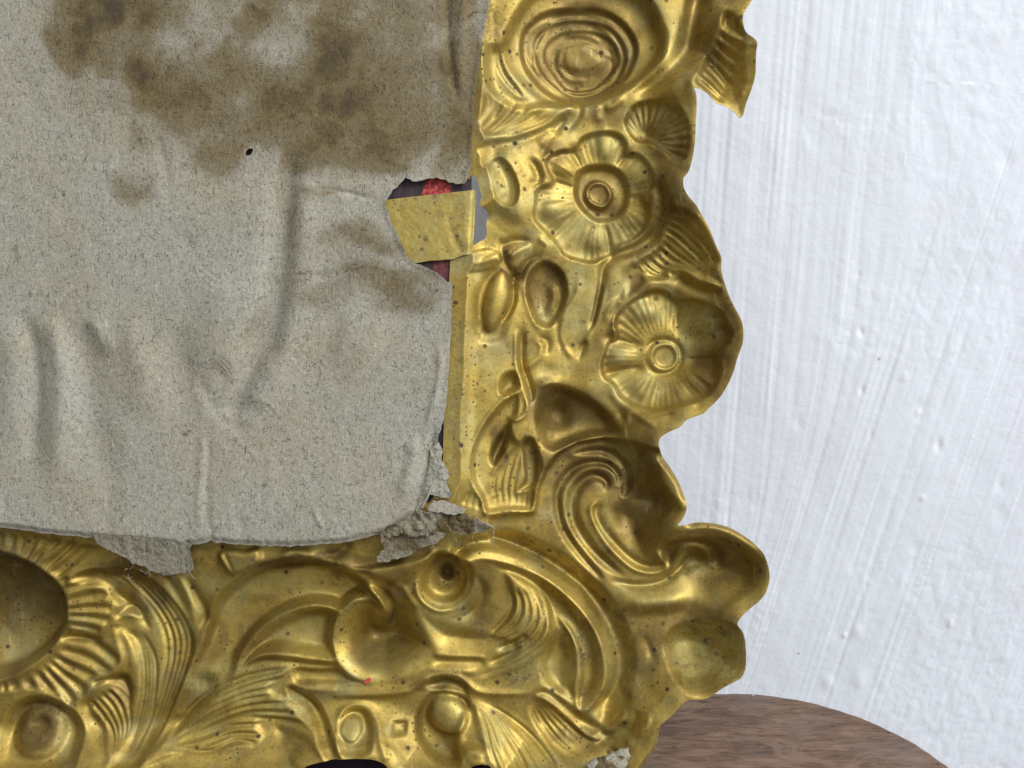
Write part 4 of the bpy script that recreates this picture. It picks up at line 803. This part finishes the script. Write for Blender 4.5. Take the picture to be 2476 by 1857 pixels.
REG = [
    ('rose', cc(ROSE_O), None, 'large round rose of nested rings'),
    ('leaf', cc(LEAF1), None, 'ribbed leaf sticking out past the rim'),
    ('small_flower', cc(FAN), None, None),
    ('flower', cc(FL1), None, 'upper flower with six wavy petals'),
    ('flower_centre', cc(FC1), 4, None),
    ('bud', cc(BUD1), None, None), ('bud', cc(BUD2), None, None), ('bud', cc(BUD3), None, None), ('bud', cc(BUD4), None, 'dark hollow bud'),
    ('leaf', cc(LEAF2), None, None),
    ('flower', cc(FL2), None, 'lower flower with a round ring at its heart'),
    ('flower_centre', cc(P('B', (1290, 1230), (1330, 1150), (1450, 1130), (1550, 1190), (1570, 1290), (1530, 1380), (1430, 1420), (1330, 1390), (1290, 1310))), 11, None),
    ('pendant', cc(PEND), None, None), ('hollow', cc(BOWL), None, None),
    ('curled_hook', cc(HOOK), None, None), ('corner_knob', cc(KNOB), None, 'yellow knob with a dark heart-shaped spot'),
    ('arch_scroll', cc(ARCH), None, None), ('ball', cc(BALL), None, None), ('ball', cc(BALL2), None, None),
    ('oval_boss', cc(DOME), None, 'dark smooth oval hollow'),
    ('palm_leaf', cc(PALM), None, None), ('acanthus_leaf', cc(ACA), None, None),
]
cut_sheet(f, SD, 3.2, REG, M_BRASS, ('border', 'brown and yellow tarnished brass border'), {'grime': grime, 'brown_patch': BROWN, 'bloom': BLM})

# ================================================================== card backing
p = Field(-70, 1200, -70, 1335, 2.6)
CARD = np.array([(-90, -90), (1200, -90), (1184, 0), (1180, 30), (1172, 75), (1164, 123), (1157, 180), (1150, 235), (1145, 300), (1141, 350), (1138, 400), (1133, 432), (1124, 448), (1113, 446), (1103, 448), (1096, 443), (1088, 443), (1078, 437), (1067, 434), (1056, 432), (1049, 434), (1036, 435), (1022, 438), (1010, 440), (998, 441), (993, 435), (986, 434), (982, 431), (975, 439), (967, 446), (960, 455), (951, 460), (944, 470), (940, 479), (935, 486), (932, 494), (937, 503), (936, 511), (944, 520), (943, 530), (947, 541), (953, 551), (958, 557), (959, 566), (966, 574), (968, 586), (974, 595), (979, 606), (982, 617), (988, 624), (993, 632), (1006, 640), (1017, 641), (1030, 648), (1040, 650), (1048, 656), (1058, 661), (1064, 668), (1073, 673), (1083, 681), (1093, 684), (1093, 720), (1091, 784), (1089, 850), (1086, 896), (1083, 940), (1080, 974), (1072, 1020), (1060, 1060), (1052, 1100), (1040, 1130), (1040, 1160), (1028, 1175), (1020, 1205), (1010, 1225), (1000, 1240), (975, 1262), (945, 1278), (920, 1290), (880, 1300), (852, 1306), (825, 1311), (790, 1315), (753, 1318), (720, 1319), (681, 1320), (608, 1318), (560, 1315), (520, 1311), (513, 1305), (500, 1311), (480, 1316), (460, 1317), (452, 1322), (440, 1320), (400, 1312), (325, 1307), (217, 1299), (160, 1294), (109, 1289), (60, 1282), (0, 1275), (-90, 1270)], float)
# densify and fray the cut line
def fray(poly, step, amp, seed, amps=None):
    out = []; n = len(poly); rr = np.random.default_rng(seed)
    for i in range(n):
        a, b = poly[i], poly[(i + 1) % n]; L = np.hypot(*(b - a)); m = max(1, int(L / step)); d = (b - a) / (L + 1e-9); nn = np.array([-d[1], d[0]])
        for k in range(m):
            out.append(a + (b - a) * k / m + nn * rr.normal() * amp)
    return np.array(out)
cp = fray(CARD, 9, 1.0, 3)
dC = p.sdf(cp, 120)
hx = p.sdf(curve(np.array([(596, 373), (599, 365), (606, 361), (614, 363), (612, 371), (606, 377), (598, 378)], float), 4, True), 40)
dCh = np.minimum(dC, -hx)
p.Z[:] = 14 + 3 * noise(p.X, p.Y, 300, 51, 3)
KP = 1200 / 2212.0
def P1(*pts): return np.array(pts, float) * KP
def P2(*pts): return np.array(pts, float) * KP + np.array([0, 600.])
def pst(pts, wd, dp, *a): p.stroke(pts, np.asarray(wd) * (1.45 if np.max(wd) > 12 else 1.0), dp * (1.3 if np.max(wd) > 12 else .8), *a)
# folds; recess depth > 0
pst(P1((1300, 620), (1290, 780), (1275, 1000), (1250, 1200), (1225, 1400), (1160, 1600), (1080, 1780)), [16, 26, 34, 34, 30, 22], 17, 'gauss', (.25, .25), 6)
pst(P1((1330, 700), (1340, 900), (1330, 1100), (1300, 1350), (1260, 1600), (1180, 1800)), [22, 30, 34, 30], -9, 'gauss', (.25, .25), 6)
pst(P2((1010, 60), (1010, 250), (980, 450), (960, 560)), [30, 60, 60, 30], -11, 'gauss', (.3, .3), 6)
pst(P2((1230, 450), (1180, 600), (1130, 740)), [20, 40, 30], -9, 'gauss', (.3, .3), 6)
pst(P2((1180, 420), (1110, 560), (1050, 700), (1010, 760)), [14, 20, 16], 9, 'gauss', (.3, .3), 6)
pst(P2((200, 250), (270, 450), (285, 650), (275, 850), (230, 1080)), [16, 22, 26, 24], -10, 'gauss', (.25, .25), 6)
pst(P2((300, 260), (370, 420), (400, 600), (420, 800), (480, 1000), (500, 1150)), [26, 34, 40, 40], 9, 'gauss', (.25, .3), 6)
pst(P2((100, 260), (150, 420), (165, 600), (155, 820), (160, 1000)), [14, 18, 20], 9, 'gauss', (.25, .25), 6)
pst(P2((30, 280), (50, 450), (60, 650), (50, 900)), 30, -7, 'gauss', (.25, .25), 6)
pst(P2((400, 290), (470, 400), (520, 480)), [16, 26], -6, 'gauss', (.25, .3), 6)
pst(P2((600, 290), (600, 420), (640, 600), (640, 800)), [20, 44], -8, 'gauss', (.25, .3), 6)
pst(P2((760, 320), (800, 450), (820, 620), (800, 800)), 34, 6, 'gauss', (.25, .3), 6)
pst(P2((880, 540), (910, 640), (960, 720), (1050, 790), (1130, 830)), 16, 4, 'gauss', (.2, .3), 6)
pst(P2((890, 620), (930, 720), (1000, 770)), 14, -3, 'gauss', (.2, .3), 6)
pst(P2((905, 820), (905, 950), (895, 1100), (890, 1240)), 12, -3.4, 'gauss', (.1, .1), 6)
pst(P2((935, 840), (930, 1000), (930, 1200), (960, 1290)), 12, 4, 'gauss', (.1, .1), 6)
pst(P2((1480, 380), (1600, 420), (1700, 480)), 60, -8, 'gauss', (.3, .3), 6)
pst(P2((1350, 130), (1480, 120), (1640, 60), (1720, 0)), 10, 5, 'gauss', (.2, .2), 6)
pst(P1((1330, 870), (1480, 850), (1700, 900)), 8, 5, 'gauss', (.2, .2), 6)
pst(P1((1990, -50), (2000, 200), (2020, 350), (2050, 500)), 12, 9, 'gauss', (.05, .3), 6)
pst(P1((2060, -50), (2060, 150), (2050, 300), (2040, 450)), 14, -6, 'gauss', (.05, .3), 6)
pst(P2((1960, 400), (1960, 560), (1930, 700), (1900, 820)), 10, -6, 'gauss', (.2, .2), 6)
pst(P2((1940, 780), (1910, 950), (1870, 1080), (1830, 1180)), 10, 11, 'gauss', (.15, .15), 6)
pst(P2((1860, 830), (1830, 980), (1790, 1120)), 14, -6, 'gauss', (.2, .2), 6)
pst(P2((1400, 1150), (1420, 1210), (1450, 1250)), 8, -4, 'gauss', (.2, .2), 6)
for i in range(26):
    x = rng.uniform(0, 1080); y = rng.uniform(650, 1260) if i % 3 else rng.uniform(0, 600); l = rng.uniform(60, 220); a = rng.normal() * .25
    p.stroke(np.array([(x, y), (x + l * a * .5, y + l * .5), (x + l * a, y + l)]), rng.uniform(10, 34), rng.uniform(-3.2, 3.2), 'gauss', (.35, .35), 5)
p.Z += 1.1 * noise(p.X, p.Y, 46, 52, 3) + .35 * noise(p.X, p.Y, 9, 53, 2)
p.Z -= 9 * (1 - smooth(dC / 16.0)) * smooth((p.Y - 1190) / 60)           # lower edge rolls under
p.Z += 3 * (1 - smooth(dC / 14.0)) * (1 - smooth((p.Y - 700) / 60)) * smooth((p.X - 900) / 40)
p.stroke(P1((540, 1440), (560, 1600)), 1, 0)
stain = np.zeros_like(p.Z)
def st(x, y, rx, ry, a, rot=0.0):
    X = p.X - x * KP + 55 * noise(p.X, p.Y, 130, 61, 4); Y = p.Y - y * KP + 55 * noise(p.X, p.Y, 130, 62, 4)
    u = X * math.cos(rot) + Y * math.sin(rot); v = -X * math.sin(rot) + Y * math.cos(rot)
    q = np.sqrt((u / (rx * KP)) ** 2 + (v / (ry * KP)) ** 2)
    g = a * (smooth((1.45 - q) / 1.0))
    np.copyto(stain, 1 - (1 - stain) * (1 - np.clip(g, 0, 1)))
for s_ in ((290, 170, 90, 120, .50), (430, 90, 120, 200, .85), (400, -20, 220, 80, .8), (620, 30, 120, 120, .45), (640, 220, 85, 160, .75), (690, 330, 80, 80, .35), (840, 200, 60, 110, .30), (760, 440, 130, 110, .45), (960, 370, 220, 110, .45, -.3),
           (1080, 220, 150, 60, .5, -.7), (1160, 95, 60, 65, .65), (900, 520, 160, 90, .35), (1050, 600, 190, 100, .40), (1000, 700, 120, 60, .2), (1420, 480, 240, 220, .58), (1290, 430, 90, 110, .25), (1470, 240, 110, 130, .48), (1640, 420, 170, 230, .22),
           (1560, 640, 300, 130, .40), (1700, 700, 130, 80, .25), (1800, 560, 200, 160, .22), (1780, 60, 400, 90, .30), (1400, -20, 300, 50, .3), (2010, 250, 40, 330, .55), (2020, 650, 70, 140, .55), (2100, 350, 60, 500, .38),
           (590, 850, 90, 70, .28), (640, 690, 60, 50, .15), (1880, 1270, 130, 90, .34), (1600, 1290, 280, 90, .32), (1620, 1070, 190, 60, .30), (1420, 870, 80, 20, .22), (1290, 900, 40, 300, .16), (1170, 1500, 60, 200, .14), (1100, 200, 850, 500, .30), (1750, 350, 350, 300, .22), (1500, 1150, 250, 160, .10)):
    st(*s_)
stain *= np.clip(.92 + .85 * noise(p.X, p.Y, 75, 64, 4), .15, 1.35)
lt = np.exp(-(((p.X - 1230 * KP) / 62) ** 2 + ((p.Y - 250 * KP) / 55) ** 2)); stain *= 1 - .85 * lt
pg = np.zeros_like(p.Z)
for x, y, rx, ry, a in ((292, 873, 4, 3.5, .9), (645, 360, 3, 3, .6), (1350, 1222, 12, 3, .7), (1380, 1212, 8, 2.5, .6), (1460, 1165, 5, 4, .5), (1580, 1200, 16, 2.5, .6), (1620, 1192, 8, 3, .5), (1545, 1210, 5, 2.5, .6), (1948, 1297, 3, 3, 1), (1115, 975, 4, 3, .5), (1190, 1622, 3, 2, .7),
                        (1838, 1585, 3, 3, .6), (570, 1128, 3, 3, .5), (300, 985, 0.1, .1, 0), (2120, 62, 9, 2, .8), (2100, 75, 5, 2, .8)):
    blot(pg, p, x * KP, y * KP, rx, ry, a)
for x, y, rx, ry, a in ((1180, 1055, 6, 5, .55), (830, 830, 8, 5, .6), (850, 815, 4, 3, .7), (1935, 640, 4, 3, .8), (1690, 625, 2, 2, .8), (845, 1305, 5, 4, .9), (1190, 517, 3, 3, .6), (1075, 880, 4, 2, .6), (1320, 410, 5, 3, .4), (1455, 655, 4, 4, .4)):
    blot(pg, p, x * KP, 600 + y * KP, rx, ry, a)
card = cut_sheet(p, dCh, 5.0, [], M_PAPER, ('backing_card', 'creased grey card stained brown at the top, with a torn hole'), {'stain': stain, 'grime': pg})[0]

# ---- torn scraps (children of the card)
def scrap(name, poly, z0, amp, seed, tilt=(0, 0), fr=2.6, material=None, lb=None, th=3, st_=0.0):
    poly = np.array(poly, float); pc = fray(poly, 7, fr, seed)
    g = Field(poly[:, 0].min() - 12, poly[:, 0].max() + 12, poly[:, 1].min() - 12, poly[:, 1].max() + 12, 1.8)
    d = g.sdf(pc, 60); c = poly.mean(0)
    g.Z[:] = z0 + (g.X - c[0]) * tilt[0] + (g.Y - c[1]) * tilt[1] + amp * noise(g.X, g.Y, 46, seed, 3) + amp * .5 * np.abs(noise(g.X, g.Y, 16, seed + 1, 3))
    sn = smooth((noise(g.X, g.Y, 50, seed + 2, 3) + .1) / .4) * st_
    return cut_sheet(g, d, th, [], material or M_FLUFF, (name, lb), {'stain': sn, 'grime': np.zeros_like(g.Z)}, parent=card)[0]
scrap('torn_flap', [(225, 1290), (300, 1295), (400, 1302), (470, 1308), (460, 1330), (464, 1352), (468, 1378), (455, 1380), (447, 1387), (430, 1385), (410, 1392), (395, 1389), (370, 1382), (345, 1368), (322, 1360), (300, 1345), (270, 1330), (240, 1316)], 3, 7, 71, (0, -.12), 1.6, lb='dusty torn flap hanging below the card')
scrap('torn_flap', [(905, 1288), (960, 1262), (1010, 1235), (1050, 1232), (1080, 1240), (1120, 1238), (1150, 1252), (1188, 1272), (1178, 1284), (1150, 1284), (1120, 1290), (1105, 1288), (1080, 1278), (1050, 1290), (1010, 1296), (970, 1290), (935, 1300)], 12, 14, 74, (-.02, -.08), 2.2, lb='brown frayed corner flap', st_=.55)
scrap('torn_flap', [(920, 1290), (960, 1282), (1010, 1288), (1060, 1284), (1085, 1290), (1060, 1310), (1020, 1325), (985, 1345), (960, 1352), (935, 1360), (912, 1358), (910, 1345), (930, 1325), (921, 1310)], 4, 8, 78, (0, -.05), 2.2, st_=.3)
scrap('torn_flap', [(1045, 1080), (1060, 1068), (1072, 1085), (1070, 1110), (1078, 1125), (1088, 1140), (1088, 1152), (1078, 1160), (1086, 1180), (1094, 1196), (1085, 1205), (1060, 1198), (1040, 1195), (1022, 1225), (1005, 1238), (1020, 1200), (1035, 1150)], 14, 9, 81, (.03, 0), 1.8, M_PAPER)
scrap('torn_flap', [(1040, 1222), (1050, 1210), (1075, 1208), (1100, 1218), (1127, 1228), (1120, 1238), (1100, 1242), (1060, 1236), (1035, 1232)], 26, 5, 84, (0, 0), 1.2, M_PAPER)
def fibre(name, pts, r, z0, z1):
    cu = curve(np.array(pts, float), 6); m = len(cu); V = []; Q = []
    zz = np.linspace(z0, z1, m)
    for i in range(m):
        t = cu[min(i + 1, m - 1)] - cu[max(i - 1, 0)]; t /= np.hypot(*t) + 1e-9; nn = np.array([-t[1], t[0]])
        for k in range(6):
            a = k * math.pi / 3; rr = r * (1 - .5 * i / m); V.append((cu[i][0] + nn[0] * rr * math.cos(a), cu[i][1] + nn[1] * rr * math.cos(a), zz[i] + rr * math.sin(a)))
    V = np.array(V)
    for i in range(m - 1):
        for k in range(6): Q.append((i * 6 + k, i * 6 + (k + 1) % 6, i * 6 + 6 + (k + 1) % 6, i * 6 + 6 + k))
    n_ = len(V)
    return mesh_obj(name, loc3(V[:, 0], V[:, 1], V[:, 2]), np.array(Q), M_PAPER, card, {'stain': np.zeros(n_), 'grime': np.zeros(n_)})
fibre('loose_thread', [(1175, 1262), (1188, 1270), (1194, 1274), (1193, 1295), (1190, 1318)], 1.8, 20, 26)
fibre('loose_thread', [(1150, 1245), (1170, 1262), (1198, 1276)], 1.2, 22, 26)
fibre('loose_thread', [(1022, 1225), (1035, 1200), (1045, 1170)], 3.0, 24, 24)
rf = np.random.default_rng(4)
for i in range(46):
    if i < 18: x, y = rf.uniform(300, 470), rf.uniform(1365, 1388)
    elif i < 38: x, y = rf.uniform(920, 1180), rf.uniform(1285, 1330) - 30 * rf.random()
    else: x, y = rf.uniform(1060, 1095), rf.uniform(1120, 1210)
    a = rf.uniform(0, 6.28); l = rf.uniform(8, 22); b_ = a + rf.normal() * .8
    fibre('loose_thread', [(x, y), (x + l * .5 * math.cos(a), y + l * .5 * math.sin(a)), (x + l * .5 * math.cos(a) + l * .5 * math.cos(b_), y + l * .5 * math.sin(a) + l * .5 * math.sin(b_))], rf.uniform(.5, .9), rf.uniform(8, 18), rf.uniform(6, 20))

# ---- bent metal tab through the hole of the card
t_ = Field(900, 1160, 440, 645, 1.8)
TAB = np.array([(905, 487), (937, 484), (1000, 476), (1060, 470), (1120, 463), (1150, 459), (1149, 500), (1146, 560), (1141, 614), (1118, 618), (1096, 627), (1060, 630), (1038, 631), (990, 640), (905, 640)], float)
dt = t_.sdf(TAB, 60)
t_.Z[:] = 7 + 1.2 * noise(t_.X, t_.Y, 60, 91, 3)
bx = 1150 - (t_.Y - 459) * .055
t_.Z -= 11 * np.clip(1 - (bx - t_.X) / 13.0, 0, 1) ** 2.0                # rolls round towards the border
t_.stroke(np.array([(1115, 470), (1085, 530), (1105, 590), (1122, 615)]), 12, 1.3, 'gauss', (.2, .2)); t_.stroke(np.array([(1128, 480), (1124, 540), (1130, 600)]), 12, -1.0, 'gauss', (.2, .2))
t_.Z += .5 * noise(t_.X, t_.Y, 12, 92, 2)
tg = np.zeros_like(t_.Z)
for x, y, r_, a in ((1117, 522, 5, .9), (1109, 546, 4.5, .9), (1071, 522, 4, .7), (1039, 517, 3, .6), (1014, 573, 4, .7), (1028, 578, 7, .7), (1088, 530, 4, .6), (1098, 555, 6, .8), (1104, 572, 6, .8), (1112, 588, 5, .8), (1050, 492, 3, .7), (997, 604, 3, .7), (1020, 604, 5, .7), (1070, 603, 3, .6), (963, 510, 3, .6), (1012, 505, 3, .6), (979, 484, 4, .5), (1005, 482, 6, .5), (1050, 476, 8, .5)):
    blot(tg, t_, x, y, r_, r_, a)
cut_sheet(t_, dt, 2.5, [], M_BRASS, ('bent_tab', 'bright yellow metal tab bent through the hole in the card'), {'grime': np.clip(tg * 1.6, 0, 1.4), 'bloom': tg * 0 + .55, 'brown_patch': tg * 0})
# ---- printed picture seen through the hole
g_ = Field(-70, 1145, -70, 1245, 5)
dg = g_.sdf(np.array([(-60, -60), (1115, -60), (1115, 405), (1140, 405), (1140, 500), (1096, 560), (1080, 1220), (-60, 1220)], float), 60)
g_.Z[:] = -7
nz = 8 * noise(g_.X, g_.Y, 14, 95, 2)
redm = smooth((46 + nz - np.hypot((g_.X - 1056) * 1.25, (g_.Y - 462) * 1.0)) / 8)
redm = np.maximum(redm, .25 * smooth((30 - np.abs(g_.X - 1075) + nz) / 8) * (g_.Y > 600)) * (g_.Y < 720)
cut_sheet(g_, dg, 2, [], M_PRINT, ('printed_picture', 'dark print with a patch of red'), {'stain': redm})
# ---- plaster-filled repair at the bottom edge and curled front rim
def lump(name, poly, z0, amp, seed, material, lb):
    poly = np.array(poly, float); pc = fray(poly, 5, 1.2, seed)
    g = Field(poly[:, 0].min() - 10, poly[:, 0].max() + 10, poly[:, 1].min() - 10, poly[:, 1].max() + 10, 1.8)
    d = g.sdf(pc, 60); g.Z[:] = z0 + 9 * np.sqrt(np.clip(d / 18, 0, 1)) + amp * noise(g.X, g.Y, 22, seed, 3)
    return cut_sheet(g, d, 12, [], material, (name, lb), {'stain': smooth((noise(g.X, g.Y, 24, seed + 1, 2) - .0) / .3), 'grime': np.zeros_like(g.Z)})[0]
sg = Field(690, 1230, 1790, 1925, 6); sd_ = sg.sdf(np.array([(700, 1800), (1220, 1800), (1220, 1915), (700, 1915)], float), 60); sg.Z[:] = -112 + 6 * noise(sg.X, sg.Y, 90, 5, 3)
M_DARK = paper_material('dark_purple', (0.030, 0.022, 0.034), (0.01, 0.01, 0.012))
cut_sheet(sg, sd_, 6, [], M_DARK, ('dark_strip', 'dark purple strip seen through the bottom notches'), {'stain': sg.Z * 0, 'grime': sg.Z * 0})  # plain dark purple sheet set behind the bottom notches
fl_ = Field(868, 902, 1642, 1676, 1.5); pf = np.array([(874, 1660), (880, 1655), (887, 1652), (891, 1658), (886, 1662), (880, 1667), (874, 1664)], float)
mf = mat('red_paint'); mf[2].inputs['Base Color'].default_value = (.5, .05, .05, 1); mf[2].inputs['Roughness'].default_value = .6
zi = f.Z[np.abs(f.ys - 1660).argmin(), np.abs(f.xs - 883).argmin()]; fl_.Z[:] = zi + 5
cut_sheet(fl_, fl_.sdf(pf, 20), 5, [], mf[0], ('paint_fleck', 'tiny red fleck below the round hollow'), {'grime': fl_.Z * 0})
lump('filler', [(1418, 1850), (1440, 1838), (1470, 1830), (1500, 1815), (1522, 1812), (1524, 1830), (1515, 1855), (1500, 1885), (1430, 1885)], -6, 5, 97, M_PAPER, 'crumbly pale filler stuck in the bottom corner')
def side_flange():
    a = resample(curve(np.array([(1590, 1740), (1583, 1775), (1574, 1805), (1556, 1836), (1538, 1865), (1522, 1890)], float)), 30)
    V = []; Q = []
    for i, q in enumerate(a):
        t = i / 29; w_ = 17 * math.sin(math.pi * min(1, .12 + t * .75)) ** .8
        for k in range(5):
            s_ = k / 4; V.append((q[0] + w_ * s_ * .9 + 1, q[1] + w_ * .15 * s_, -3 - 26 * s_ ** 1.3))
    for i in range(29):
        for k in range(4): Q.append((i * 5 + k, (i + 1) * 5 + k, (i + 1) * 5 + k + 1, i * 5 + k + 1))
    V = np.array(V); mesh_obj('turned_edge', loc3(V[:, 0], V[:, 1], V[:, 2]), np.array(Q), M_BRASS, root, {'grime': np.zeros(len(V))})
side_flange()
